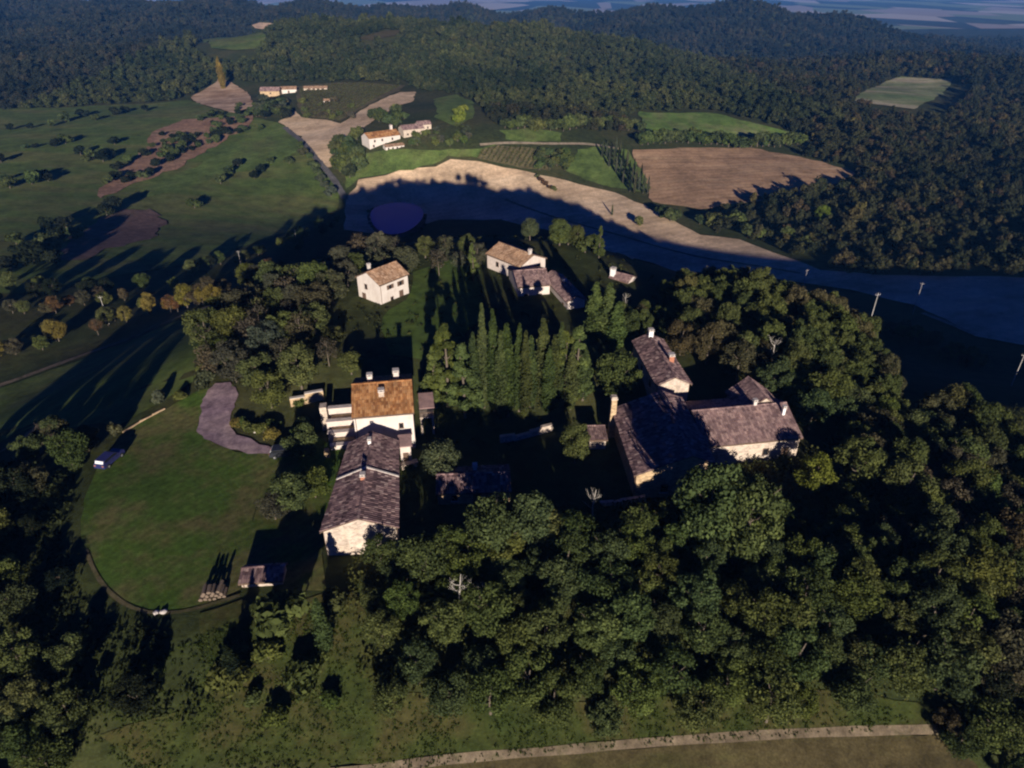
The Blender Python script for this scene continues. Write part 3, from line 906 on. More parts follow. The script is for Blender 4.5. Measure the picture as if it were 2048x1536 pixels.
# tower house
a = ang(0.988, 0.155)
TW = (-22.6, 81.0)
H('tower_house', 'tall square house with rusty orange roof and white front above the long barn', 'house', TW, a, 8.4, 10.6, 6.5, rise=2.1, z0=0.0, tile='tile_orange', wall='white_plaster', found=1.0, pitch=0.3, row=0.6,
  openings=[('y0', 6.6, 4.3, 0.7, 0.9, 'window'), ('y0', 2.2, 3.2, 0.8, 1.0, 'window')],
  chimneys=[(4.1, 3.0, 0.75, 0.9, 'cream_stone'), (2.4, 7.0, 0.7, 1.1, 'pink_plaster'), (6.3, 7.4, 0.8, 1.4, 'pink_plaster')])
# long barn, two lengths parted by a pale parapet
a = ang(-0.08, 0.997)
BARN = H('long_barn', 'long low stone barn with weathered purple tiled roof below the tower house', 'barn', (-13.8, 61.0), a, 17.6, 8.5, 4.4, rise=1.6, z0=-0.4, tile='tile_purple', wall='cream_stone', row=0.55, pitch=0.36,
         openings=[('x0', 3.0, 1.6, 0.9, 1.2, 'window'), ('y1', 5.0, 2.0, 0.8, 1.0, 'window'), ('y1', 11.5, 2.0, 0.8, 1.0, 'window')], chimneys=[(7.4, 4.5, 0.6, 0.7, 'terracotta'), (15.0, 4.4, 0.5, 0.7, 'white_paint')])
pw = MB()
pw.prism([(-0.38, 3.9), (8.88, 3.9), (8.88, 4.62), (4.25, 6.36), (-0.38, 4.62)], 9.4, 9.68, 'x')
pw.build('parapet', M['mortar'], BARN)
def taper(root, L, Wd, k_):
    seen = set()
    for o in [c_ for c_ in root.children] + [g_ for c_ in root.children for g_ in c_.children]:
        if o.type == 'MESH' and o.data.name not in seen:
            seen.add(o.data.name)
            for v in o.data.vertices:
                v.co.y = Wd / 2 + (v.co.y - Wd / 2) * (1 - k_ * v.co.x / L) - 0.0 * v.co.x
taper(BARN, 17.6, 8.5, 0.24)
# right-hand group
a = ang(-0.1, 0.995)
H('tall_stone_house', 'tall narrow stone house with purple tiled roof and ochre gable, uppermost of the right-hand group', 'house', (27.5, 90.9), a, 15.0, 4.9, 5.2, rise=1.2, z0=0.9, tile='tile_purple', wall='cream_stone', pitch=0.36,
  openings=[('y1', 4.0, 3.2, 0.8, 1.1, 'window'), ('y1', 9.0, 3.2, 0.8, 1.1, 'window')], chimneys=[(14.0, 2.4, 0.75, 1.2, 'white_paint'), (6.0, 1.2, 0.8, 1.2, 'terracotta')])
a = ang(-0.06, 0.998)
H('great_barn', 'broad barn with large shaded roof below the tall stone house', 'barn', (26.3, 71.6), a, 16.0, 9.9, 6.0, e1=4.4, rise=1.2, yr=2.9, z0=-0.5, tile='tile_purple', wall='ochre_stone', pitch=0.36, row=0.5,
  openings=[('x0', 6.0, 2.0, 1.0, 1.3, 'window'), ('x0', 3.0, 1.2, 1.2, 2.3, 'door')])
a = ang(0.988, 0.155)
H('tiled_wing', 'wide low wing with smooth mauve tiled roof right of the great barn', 'wing', (27.2, 78.0), a, 14.4, 11.0, 4.0, rise=2.2, z0=-0.4, tile='tile_pink', wall='cream_stone', pitch=0.36,
  openings=[('y0', 9.4, 1.9, 0.9, 1.2, 'window'), ('y0', 12.4, 1.2, 1.1, 2.2, 'door')], chimneys=[(9.6, 5.6, 0.5, 0.8, 'mortar'), (13.2, 3.6, 0.4, 1.3, 'white_paint')])
a = ang(-0.13, 0.99)
H('gabled_wing', 'gabled cross block rising behind the right end of the mauve roofed wing', 'wing', (40.6, 86.2), a, 6.0, 6.0, 4.8, rise=2.2, z0=-0.4, tile='tile_pink', wall='cream_stone', pitch=0.36,
  openings=[('y0', 4.0, 2.4, 0.9, 1.2, 'window')])
# tall chimney of the old kiln
st = empty('chimney_stack', (15.1, 85.6, float(tz(15.1, 85.6))), 0.1, 'tall free-standing pale brick chimney stack left of the great barn', 'chimney')
mb = MB(); mb.prism([(-0.5, -0.5), (0.5, -0.5), (0.38, 6.6), (-0.38, 6.6)], -0.42, 0.42, 'y'); mb.build('shaft', M['ochre_stone'], st)
mb = MB(); mb.box((0, 0, 6.72), (0.98, 1.0, 0.2)); mb.box((0, 0, 6.95), (0.8, 0.8, 0.26)); mb.build('crown_course', M['cream_stone'], st)
mb = MB(); mb.box((0, 0, 0.3), (1.3, 1.1, 1.2)); mb.build('plinth', M['ochre_stone'], st)
p = W(1192, 892, 0.4)
H('brick_shed', 'tiny pink tiled lean-to shed beside the chimney stack', 'shed', (p[0] - 1.0, p[1] - 0.3), 0.05, 2.4, 3.4, 1.6, rise=0.5, z0=0.2, yr=2.6, tile='tile_pink', wall='cream_stone', pitch=0.3)
p = W(960, 1000, 0)
H('shaded_outbuilding', 'low outbuilding with dark purple roof lying in shade right of the barn', 'shed', (p[0] - 5.5, p[1] - 1.0), 0.06, 9.5, 5.0, 2.4, rise=0.9, z0=-0.3, tile='tile_purple', wall='ochre_stone', pitch=0.36,
  openings=[('y0', 5.2, 1.1, 1.1, 2.1, 'door'), ('y0', 2.2, 1.4, 0.8, 0.9, 'window')], chimneys=[(5.0, 3.6, 0.5, 0.9, 'mortar')])
p = at(545, 1190)
H('low_shed', 'low flat shed of mauve sheeting with pale front at the lawn end', 'shed', (-30.9, 55.2), 0.09, 4.6, 2.2, 0.9, rise=0.35, z0=float(tz(-29, 55.5)), yr=1.7, tile='tile_purple', wall='cream_stone', pitch=0.3, row=0.5)
FOOT.append([(-24, 80), (-14, 80), (-14, 94), (-24, 94)])

# far farms
def far_house(px, py, dxy, L, Wd, h, rise, label, cat, name='far_farmhouse', wall='white_plaster', tile='tile_tan', ops=(), ch=(), up=0):
    p = at(px, py)
    a_ = ang(*dxy)
    foot(p, a_, L, Wd, 3)
    return house(name, label, cat, (p[0], p[1]), a_, L, Wd, h, rise=rise, z0=p[2] - 0.2, found=4, wall=wall, tile=tile, pitch=0.9, row=1.4, over=0.6, openings=ops, chimneys=ch, gutter=False)
far_house(740, 299, (0.80, 0.60), 23, 11, 7.0, 2.6, 'white villa with orange tiled roof on the knoll beyond the shaded valley', 'villa', 'white_villa', tile='tile_orange',
          ops=[('y0', x, z, 1.2, 1.5, 'window') for x, z in ((3, 2.0), (4, 5.0), (9.5, 5.1), (12, 2.2), (17, 5.0), (20, 2.0))], ch=[(20, 6.5, 1.5, 3.2, 'mortar')])
far_house(808, 276, (0.86, 0.5), 15, 9, 5.4, 2.0, 'pink roofed wing with cream walls right of the white villa', 'wing', 'villa_wing', wall='cream_stone', tile='tile_pink',
          ops=[('y0', x, 2.2, 1.1, 1.3, 'window') for x in (3, 7, 11)])
far_house(838, 262, (0.9, 0.42), 9, 7, 4.2, 1.6, 'small cream block with pink roof, uppermost of the villa buildings', 'annex', 'villa_annex', wall='cream_stone', tile='tile_pink', ops=[('y0', 3, 2, 1.0, 1.3, 'window'), ('y0', 6.5, 2, 1.0, 1.3, 'window')])
far_house(772, 303, (0.86, 0.5), 13, 5, 3.0, 0.9, 'low white terrace building in front of the villa', 'annex', 'terrace_building', tile='tile_tan', ops=[('y0', x, 1.6, 1.1, 1.4, 'window') for x in (2, 5, 8, 11)])
far_house(522, 196, (0.99, 0.05), 17, 9, 6.0, 2.6, 'distant yellow farmhouse with red roof beside the tan field', 'farmhouse', wall='ochre_stone', tile='tile_pink', ops=[('y0', 3, 2.6, 1.4, 2.6, 'door'), ('y0', 9, 4, 1.2, 1.4, 'window')])
far_house(562, 188, (0.97, 0.2), 14, 8, 4.0, 1.8, 'distant white outbuilding right of the red roofed farmhouse', 'outbuilding', 'far_outbuilding', wall='white_plaster', tile='tile_tan', ops=[('y0', 7, 1.8, 1.6, 2.2, 'door')])
far_house(608, 183, (0.99, 0.1), 21, 6, 3.0, 1.2, 'distant long low stone barn with four dark openings', 'barn', 'far_barn', wall='cream_stone', tile='tile_tan', ops=[('y0', x, 1.7, 2.4, 2.6, 'door') for x in (5, 9, 13, 17)])
far_house(648, 208, (0.95, 0.1), 5, 4, 2.8, 1.0, 'tiny pale hut standing in the far vineyard', 'hut', 'vineyard_hut', wall='white_plaster')

# ------------------------------------------------------------------ walls, steps, small things round the houses
def wall_run(name, label, line, h, th, m_, up=0, cop=True, cat='wall', rough=0.15):
    pts = [at(*p, up) for p in line]
    root = empty(name, pts[0], 0, label, cat)
    o = Vector(pts[0])
    mb, cb = MB(), MB()
    for a_, b_ in zip(pts[:-1], pts[1:]):
        A, B = Vector(a_) - o, Vector(b_) - o
        n = max(1, int((B - A).length / 1.6))
        for k_ in range(n):
            P, Q = A + (B - A) * k_ / n, A + (B - A) * (k_ + 1) / n
            c_ = (P + Q) / 2
            zz = float(tz(c_.x + o.x, c_.y + o.y)) - o.z
            hh_ = h * random.uniform(1 - rough, 1 + rough)
            mb.box((c_.x, c_.y, zz + hh_ / 2 - 0.3), ((Q - P).length - 0.01, th, hh_ + 0.6), ang(Q.x - P.x, Q.y - P.y))
            if cop:
                cb.box((c_.x, c_.y, zz + hh_ + 0.07), ((Q - P).length - 0.03, th + 0.14, 0.1), ang(Q.x - P.x, Q.y - P.y))
    mb.build('masonry', M[m_], root)
    if cop:
        cb.build('coping', M['mortar'], root)
    return root

wall_run('garden_wall', 'ochre garden wall running left from the tower house steps', [(582, 812), (612, 806), (648, 797)], 1.5, 0.5, 'ochre_stone')
wall_run('stone_wall', 'broken pale dry-stone wall at the foot of the cypresses', [(1000, 884), (1030, 880), (1060, 872), (1104, 860)], 0.9, 0.6, 'cream_stone', cop=False, rough=0.45)
wall_run('lawn_wall', 'thin pale kerb wall along the left rim of the lawn', [(246, 866), (280, 845), (330, 818)], 0.22, 0.22, 'ochre_stone', cop=False)
wall_run('ruined_wall', 'crumbling pale wall in the trees in front of the great barn', [(1200, 1010), (1240, 1008), (1290, 1000)], 1.0, 0.5, 'cream_stone', cop=False, rough=0.5)

# terraces with broad white steps left of the tower
def terrace_steps():
    a_ = ang(0.988, 0.155)
    root = empty('terrace_steps', (-27.2, 80.6, 0), a_, 'white stepped terraces climbing against the left wall of the tower house', 'steps')
    for i, (y0, z, w) in enumerate([(0.4, 0.9, 3.6), (2.6, 1.7, 4.0), (4.3, 2.6, 4.2), (6.6, 3.5, 4.0)]):
        mb = MB()
        x1 = 4.15
        mb.box((x1 - w / 2, y0 + 0.8, z / 2 - 0.5), (w, 0.3, z + 1.0))
        mb.box((x1 - w / 2, y0 + 0.8, z + 0.06), (w + 0.05, 0.9, 0.12))
        mb.build('step', M['pink_plaster'], root)
    for i, (y0, z, w) in enumerate([(1.9, 1.0, 3.2), (3.6, 1.8, 3.4), (5.8, 2.6, 3.6)]):
        mb = MB(); mb.box((4.1 - w / 2, y0 + 0.6, z / 2 - 0.6), (w, 0.8, z + 1.0)); mb.build('landing', M['ochre_stone'], root)
    mb = MB(); mb.box((-0.5, 7.2, 2.0), (1.0, 1.4, 4.4)); mb.build('pier', M['cream_stone'], root)
    mb = MB(); mb.box((0.2, -0.4, 0.5), (0.7, 0.7, 1.6)); mb.build('gate_post', M['ochre_stone'], root)
terrace_steps()
FOOT.append([(-30, 79), (-22, 79), (-22, 92), (-30, 92)])

def balcony():
    root = empty('side_terrace', (-14.0, 86.2, 0), ang(0.988, 0.155), 'small roofed side terrace on the right wall of the tower house', 'terrace')
    mb = MB()
    mb.box((1.1, 0.9, 3.2), (2.1, 3.2, 0.18)); mb.build('floor_slab', M['cream_stone'], root)
    for x in (0.25, 1.95):
        mb = MB(); mb.box((x, -0.5, 1.4), (0.28, 0.28, 3.4)); mb.build('pillar', M['cream_stone'], root)
    mb = MB()
    for y in (-0.62,):
        mb.box((1.1, y, 4.1), (2.1, 0.08, 0.08))
        for i in range(8):
            mb.box((0.15 + i * 0.27, y, 3.7), (0.05, 0.05, 0.75))
    mb.build('railing', M['shutter'], root)
    mb = MB(); mb.prism([(-0.8, 4.9), (2.6, 5.5), (2.6, 5.65), (-0.8, 5.05)], 0.05, 2.3, 'x'); mb.build('canopy', M['tile_pink'], root)
balcony()
def porch():
    root = empty('porch', (-15.6, 78.2, 0), ang(0.988, 0.155), 'small pale porch at the right front corner of the tower house', 'porch')
    mb = MB(); mb.box((0.5, 0.8, 1.5), (1.5, 1.8, 3.6)); mb.build('wall', M['pink_plaster'], root)
    mb = MB(); mb.prism([(-0.3, 3.35), (1.9, 3.9), (1.9, 4.05), (-0.3, 3.5)], -0.45, 1.5, 'x'); mb.build('roof', M['tile_pink'], root)
    mb = MB(); mb.box((0.5, -0.12, 1.3), (0.8, 0.08, 1.9)); mb.build('door', M['shutter'], root)
porch()
def stone_table(px, py, label):
    p = at(px, py)
    root = empty('garden_bench', p, 0.4, label, 'bench')
    mb = MB(); mb.box((0, 0, 0.75), (2.6, 0.9, 0.14)); mb.build('seat', M['cream_stone'], root)
    for x in (-0.9, 0.9):
        mb = MB(); mb.box((x, 0, 0.33), (0.35, 0.7, 0.7)); mb.build('leg', M['cream_stone'], root)
stone_table(818, 934, 'pale stone bench against the right side of the barn')

# woodpile / mound at the lawn end
def log_pile(px, py, label, n, L):
    p = at(px, py)
    root = empty('log_pile', p, 0.12, label, 'log pile')
    base_me = None
    k_ = 0
    for row in range(3):
        for i in range(n - row):
            if base_me is None:
                mb = MB(); mb.tube([(0, 0, 0), (0, L, 0)], 0.24, 8); base_me = mb.mesh('log', M['log'])
            o = link('log', base_me, root)
            o.location = ((i - (n - row) / 2) * 0.5, random.uniform(-0.15, 0.15), 0.22 + row * 0.42)
            o.scale = (random.uniform(0.7, 1.1), random.uniform(0.75, 1.1), random.uniform(0.7, 1.1))
            o.rotation_euler = (random.uniform(-0.04, 0.04), 0, random.uniform(-0.12, 0.12))
log_pile(430, 1200, 'low pile of brown logs on the bank below the lawn', 6, 1.5)
def stones(px, py, label, n=3, s=0.5):
    for i in range(n):
        p = at(px + random.uniform(-14, 14), py + random.uniform(-4, 4))
        bm = bmesh.new()
        bmesh.ops.create_icosphere(bm, subdivisions=2, radius=s * random.uniform(0.6, 1.0))
        for v in bm.verts:
            v.co *= 1 + random.uniform(-0.15, 0.15)
            v.co.z *= 0.6
        me = bpy.data.meshes.new('boulder'); bm.to_mesh(me); bm.free()
        me.materials.append(M['mortar'])
        o = link('boulder', me)
        o.location = (p[0], p[1], p[2] + 0.12)
        o.rotation_euler = (0, 0, random.uniform(0, 6))
        tag(o, label, 'boulder', label.split(' beside')[0] + 's')
stones(325, 1226, 'pale boulder beside the lower edge of the lawn', 3, 0.4)
stones(508, 862, 'pale boulder beside the gravel drive', 2, 0.4)
stones(1380, 945, 'pale rubble block beside the right wing', 2, 0.6)

# cars
def car(label, px, py, rz, paint, name='parked_car'):
    p = at(px, py)
    root = empty(name, (p[0], p[1], p[2] + 0.1), rz, label, 'car')
    prof = [(-2.1, 0.35), (-2.15, 0.8), (-2.0, 1.0), (-1.2, 1.05), (2.0, 0.95), (2.15, 0.75), (2.1, 0.35)]
    mb = MB(); mb.prism(prof, -0.85, 0.85, 'y'); mb.build('body', M[paint], root)
    cab = [(-1.95, 1.03), (-1.7, 1.5), (0.35, 1.55), (1.1, 1.02)]
    mb = MB(); mb.prism(cab, -0.74, 0.74, 'y'); c_ = mb.build('cabin', M[paint], root)
    for sg in (-1, 1):
        mb = MB(); mb.prism([(-1.7, 1.1), (-1.55, 1.42), (0.28, 1.46), (0.85, 1.1)], sg * 0.745, sg * 0.765, 'y'); mb.build('side_window', M['glass'], root)
    for nm, q in (('windscreen', [(0.44, 1.5), (1.06, 1.08), (1.1, 1.1), (0.48, 1.53)]), ('rear_window', [(-1.95, 1.08), (-1.76, 1.44), (-1.79, 1.46), (-1.99, 1.1)])):
        mb = MB(); mb.prism(q, -0.64, 0.64, 'y'); mb.build(nm, M['lamp_glare'] if nm == 'rear_window' else M['glass'], root)  # rear window pale: a bright reflection put into its colour
    mb = MB(); mb.tube([(0, -0.1, 0), (0, 0.1, 0)], 0.33, 12); wm = mb.mesh('wheel', M['rubber'])
    mb = MB(); mb.tube([(0, -0.11, 0), (0, 0.11, 0)], 0.18, 10); rm = mb.mesh('rim', M['metal'])
    for x in (-1.35, 1.35):
        for y in (-0.8, 0.8):
            w_ = link('wheel', wm, root); w_.location = (x, y, 0.33)
            link('rim', rm, w_)
    for y in (-0.62, 0.62):
        mb = MB(); mb.box((2.13, y, 0.72), (0.06, 0.35, 0.16)); mb.build('headlight', M['lamp_glare'], root)
        mb = MB(); mb.box((-2.13, y, 0.82), (0.06, 0.28, 0.16)); mb.build('tail_light', M['terracotta'], root)
    FOOT.append([(p[0] - 3, p[1] - 3), (p[0] + 3, p[1] - 3), (p[0] + 3, p[1] + 3), (p[0] - 3, p[1] + 3)])
car('blue car parked at the left rim of the lawn', 222, 925, ang(1.0, 5.2), 'car_blue')
car('small dark car parked in tree shade at the end of the gravel drive', 572, 912, ang(1.0, 0.1), 'car_dark')

# utility poles
def pole(px, py, h, label, arms=1, far=1.0):
    p = at(px, py)
    root = empty('utility_pole', p, random.uniform(-0.3, 0.3), label, 'pole', 'utility poles round the hill')
    mb = MB(); mb.tube([(0, 0, -0.5), (0, 0, h)], [0.095, 0.055], 8); mb.build('mast', M['pole'], root)
    mb = MB(); mb.box((0, 0, h - 0.5), (1.2, 0.06, 0.06)); mb.build('cross_arm', M['pole'], root)
    for x in (-0.55, 0, 0.55):
        mb = MB(); mb.tube([(x, 0, h - 0.44), (x, 0, h - 0.15)], [0.03, 0.02], 6); mb.build('insulator', M['pole'], root)
for q in [(218, 648, 9, 'leaning utility pole standing by the hedge on the left road'), (485, 545, 9, 'utility pole on the bank left of the brown grove'), (594, 488, 7, 'utility pole in the valley shade left of the pond'),
          (1266, 488, 7, 'thin utility pole at the edge of the lit pale field'), (1603, 590, 11, 'utility pole rising behind the right-hand trees before the shaded field'),
          (1825, 628, 12, 'tall utility pole at the start of the pale field track'), (1728, 684, 12, 'nearest utility pole on the right bank with crossarm'), (2022, 772, 8, 'utility pole at the far right edge on the shaded slope')]:
    pole(*q)

# ------------------------------------------------------------------ vegetation prototypes
def leaves_mesh(name, centers, normals, sizes, m_, aspect=0.6):
    n = len(centers)
    r1 = rng.normal(size=(n, 3))
    t = np.cross(normals, r1)
    t /= np.linalg.norm(t, axis=1)[:, None] + 1e-9
    b_ = np.cross(normals, t)
    s = sizes[:, None]
    v = np.empty((n, 4, 3))
    v[:, 0] = centers - t * s
    v[:, 1] = centers - b_ * s * aspect + normals * s * 0.12
    v[:, 2] = centers + t * s
    v[:, 3] = centers + b_ * s * aspect + normals * s * 0.12
    me = bpy.data.meshes.new(name)
    me.vertices.add(n * 4)
    me.vertices.foreach_set('co', v.ravel())
    me.loops.add(n * 4)
    me.loops.foreach_set('vertex_index', np.arange(n * 4, dtype=np.int32))
    me.polygons.add(n)
    me.polygons.foreach_set('loop_start', np.arange(0, n * 4, 4, dtype=np.int32))
    me.update(calc_edges=True)
    me.materials.append(m_)
    return me

def set_var(me, v):
    a_ = me.attributes.new('var', 'FLOAT', 'FACE')
    a_.data.foreach_set('value', np.clip(v, 0, 1).astype(np.float32))

def unit(n):
    q = rng.normal(size=(n, 3))
    return q / np.linalg.norm(q, axis=1)[:, None]

def crown_mesh(name, nl, per, rx, rz, zc_, lobe, size, m_, shape='round'):
    C, Nn, S, V = [], [], [], []
    for i in range(nl):
        if shape == 'round':
            q = unit(1)[0] * rng.uniform(0.45, 1.0) ** 0.6
            c_ = np.array((q[0] * rx, q[1] * rx, zc_ + q[2] * rz))
            lr = lobe * rng.uniform(0.7, 1.3)
            ls_ = np.array((lr, lr, lr * 0.8))
        elif shape == 'column':
            t = (i + rng.uniform(0, 1)) / nl
            wd = rx * (min(1.0, 0.45 + t * 2.2) * (1 - t ** 2.6) * 0.95 + 0.05)
            a_ = rng.uniform(0, 6.28)
            c_ = np.array((math.cos(a_) * wd * 0.4, math.sin(a_) * wd * 0.4, zc_ + t * rz))
            lr = wd * rng.uniform(0.55, 0.8)
            ls_ = np.array((lr, lr, lr * 1.9))
        else:   # cone
            t = (i + rng.uniform(0, 1)) / nl
            wd = rx * (1 - t) ** 0.8 + 0.2
            a_ = rng.uniform(0, 6.28)
            c_ = np.array((math.cos(a_) * wd * 0.65, math.sin(a_) * wd * 0.65, zc_ + t * rz))
            lr = max(0.35, lobe * (1 - t * 0.6) * rng.uniform(0.7, 1.2))
            ls_ = np.array((lr, lr, lr * 0.6))
        u = unit(per)
        r_ = rng.uniform(0.55, 1.05, per)[:, None]
        p = c_ + u * r_ * ls_
        n = u + rng.normal(0, 0.55, (per, 3))
        if shape == 'column':
            n[:, 2] *= 0.5
        n /= np.linalg.norm(n, axis=1)[:, None]
        C.append(p); Nn.append(n); S.append(size * rng.uniform(0.6, 1.3, per))
        V.append(np.clip(0.5 + rng.normal(0, 0.16) + rng.normal(0, 0.16, per), 0, 1))
    C, Nn, S, V = np.concatenate(C), np.concatenate(Nn), np.concatenate(S), np.concatenate(V)
    me = leaves_mesh(name, C, Nn, S, m_)
    set_var(me, V)
    return me

def trunk_mesh(name, h, r0, spread, nb, m_, twigs=0, seed=0):
    rr = random.Random(seed)
    mb = MB()
    top = Vector((rr.uniform(-.3, .3), rr.uniform(-.3, .3), h))
    mid = Vector((rr.uniform(-.2, .2), rr.uniform(-.2, .2), h * 0.5))
    mb.tube([(0, 0, -0.6), (0, 0, 0.3), mid, top], [r0 * 1.35, r0, r0 * 0.75, r0 * 0.3], 7)
    for i in range(nb):
        t = rr.uniform(0.35, 0.95)
        s_ = mid.lerp(top, max(0, (t - 0.5) * 2)) if t > 0.5 else Vector((0, 0, 0)).lerp(mid, t * 2)
        a_ = i * 2.4 + rr.uniform(-.4, .4)
        e = s_ + Vector((math.cos(a_) * spread * rr.uniform(.6, 1), math.sin(a_) * spread * rr.uniform(.6, 1), rr.uniform(0.5, 1.0) * spread))
        m2 = s_.lerp(e, 0.5) + Vector((0, 0, -0.15 * spread))
        mb.tube([s_, m2, e], [r0 * 0.45, r0 * 0.3, r0 * 0.1], 5)
        for q in range(twigs):
            b0 = m2.lerp(e, rr.random())
            e2 = b0 + Vector((rr.uniform(-1, 1), rr.uniform(-1, 1), rr.uniform(0.1, 1.1))) * spread * 0.4
            mb.tube([b0, e2], [r0 * 0.16, r0 * 0.05], 4)
    return mb.mesh(name, m_, True)

PROTO = {}
PROTO['broadleaf'] = [(crown_mesh('crown', nl_, pr_, rx_, rz_, zc_, lb_, 0.21, M['leaf']), trunk_mesh('trunk', 6.0, 0.22, 2.2, 6, M['bark'], 0, i)) for i, (nl_, pr_, rx_, rz_, zc_, lb_) in enumerate([(44, 160, 3.1, 3.0, 4.3, 1.0), (36, 190, 2.7, 3.3, 4.6, 1.15), (52, 130, 3.5, 2.6, 4.2, 0.95), (30, 230, 2.9, 2.8, 4.5, 1.35), (60, 110, 3.0, 3.2, 4.5, 0.85), (40, 170, 3.3, 3.0, 4.1, 1.1), (48, 140, 2.5, 3.6, 4.7, 0.95), (38, 110, 3.2, 3.0, 4.6, 1.05), (34, 130, 2.8, 3.2, 4.8, 1.1)])]
PROTO['cypress'] = [(crown_mesh('crown', 44, 90, 1.15, 12.2, 0.6, 0, 0.2, M['leaf'], 'column'), trunk_mesh('trunk', 9.0, 0.2, 0.4, 3, M['bark'], 0, 20 + i)) for i in range(3)]
PROTO['conifer'] = [(crown_mesh('crown', 30, 110, 3.0, 9.5, 1.6, 1.15, 0.34, M['leaf'], 'cone'), trunk_mesh('trunk', 10.0, 0.24, 0.8, 4, M['bark'], 0, 30 + i)) for i in range(3)]
PROTO['bush'] = [(crown_mesh('foliage', 9, 110, 0.95, 0.6, 0.8, 0.6, 0.2, M['leaf']), trunk_mesh('stem', 0.8, 0.08, 0.5, 3, M['bark'], 0, 40 + i)) for i in range(4)]
PROTO['thin'] = [(crown_mesh('crown', 20, 45, 2.4, 2.6, 4.8, 1.1, 0.24, M['leaf']), trunk_mesh('trunk', 6.4, 0.16, 2.0, 9, M['bark'], 4, 50 + i)) for i in range(4)]
PROTO['field_tree'] = [(crown_mesh('crown', 10, 70, 2.3, 1.7, 2.9, 1.3, 0.55, M['leaf']), trunk_mesh('trunk', 2.6, 0.2, 1.0, 3, M['bark'], 0, 60 + i)) for i in range(3)]
PROTO['dead'] = [(None, trunk_mesh('trunk', 7.0, 0.14, 1.7, 9, M['pale_bark'], 5, 70 + i)) for i in range(3)]

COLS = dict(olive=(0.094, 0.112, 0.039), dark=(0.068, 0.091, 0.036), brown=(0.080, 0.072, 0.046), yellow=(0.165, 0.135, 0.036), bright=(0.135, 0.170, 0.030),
            cyp=(0.060, 0.078, 0.029), green=(0.080, 0.106, 0.034), grey=(0.080, 0.088, 0.056), deep=(0.020, 0.026, 0.016), rust=(0.115, 0.068, 0.034))

def jit(c_, a_=0.18):
    k_ = random.uniform(1 - a_, 1 + a_)
    return (c_[0] * k_ * random.uniform(0.9, 1.12), c_[1] * k_, c_[2] * k_ * random.uniform(0.85, 1.2), 1)

PLACED = []
LIT = []      # spots the photograph shows in full sun: no tree may stand so tall that it shades them
TS = math.tan(R(SUN_EL))
def lit(x, y, z=None):
    LIT.append((x, y, float(tz(x, y)) - 0.1 if z is None else z))
def top_allowed(x, y, w):
    best = 99.0
    for X, Y, Z in LIT:
        dy = Y - y
        if dy < 0.5: continue
        if abs(x - (X + math.tan(R(SUN_AZ)) * dy)) < w:
            best = min(best, Z + TS * dy / math.cos(R(SUN_AZ)))
    return best
lw = np.array(atp(LAWN))
for gx_ in np.arange(-62, -22, 3.5):
    for gy_ in np.arange(50, 102, 3.5):
        if inside(lw, np.array(gx_), np.array(gy_)):
            lit(gx_, gy_)
for x_ in (-21.5, -19.5): lit(x_, 60.8, 0.6)
lit(-17, 60.8, 2.4)
for x_ in (35.5, 38, 40.5): lit(x_, 77.5, 1.0)
for x_ in (28, 31, 34): lit(x_, 79, 3.8)
for x_, y_ in ((-31, 128.5), (-28.5, 127), (-26.3, 125.2), (-24, 128), (-22, 130.5)): lit(x_, y_, 3.2)
for x_, y_ in ((-27, 115), (-23, 110), (-20, 118), (-22, 122)): lit(x_, y_)
for x_ in (-22, -18, -15): lit(x_, 81, 4.0)
for x_, y_ in ((-34, 84), (-30, 84), (-40, 92), (-46, 96)): lit(x_, y_)
for x_ in (23.5, 26.5): lit(x_, 90, 4.0)
for x_ in (22.5, 25): lit(x_, 136.5, 3.2)
lit(15.2, 85.2, 1.2)
def plant(kind, name, label, cat, x, y, s=1.0, sz=None, col='olive', group=None, part='crown', z=None, clip=True):
    cm, tm = random.choice(PROTO[kind])
    g_ = float(tz(x, y))
    if clip and y < 140:
        uh = dict(broadleaf=8.2, thin=8.0, conifer=11.8, cypress=13.2, bush=1.9, field_tree=5.0, dead=8.0)[kind]
        room = (top_allowed(x, y, 2.0 + 3.3 * s) - g_) / uh
        full = s if sz is None else sz
        if room < full:
            if room < 0.38 * full or room * uh < 0.7: return None
            k2 = room / full
            s, sz = s * max(k2, 0.7), room
    root = empty(name, (x, y, float(tz(x, y)) if z is None else z), random.uniform(0, 6.28), label, cat, group)
    root.scale = (s, s, s if sz is None else sz)
    if tm is not None:
        t = link('trunk' if kind != 'bush' else 'stem', tm, root)
    if cm is not None:
        c_ = link(part, cm, root)
        c_.color = jit(COLS[col] if isinstance(col, str) else col)
    PLACED.append((x, y, s))
    return root

def clear_of_houses(x, y, m_=0.0):
    for f in FOOT:
        if inside(f, np.array(x), np.array(y)):
            return False
    return True

def shades_ok(x, y):
    return True

def fill(poly_px, up, spacing, n_max, maker, tries=4000, avoid=None, world_pts=None):
    poly = np.array(atp(poly_px, up)) if world_pts is None else np.array(world_pts)
    lo, hi = poly.min(0), poly.max(0)
    got = []
    for _ in range(tries):
        if len(got) >= n_max: break
        x, y = rng.uniform(lo[0], hi[0]), rng.uniform(lo[1], hi[1])
        if not inside(poly, np.array(x), np.array(y)): continue
        if not clear_of_houses(x, y): continue
        if avoid and any(inside(np.array(q), np.array(x), np.array(y)) for q in avoid): continue
        sp = spacing
        if any((x - a_) ** 2 + (y - b_) ** 2 < sp * sp for a_, b_ in got): continue
        got.append((x, y))
        maker(x, y)
    return got

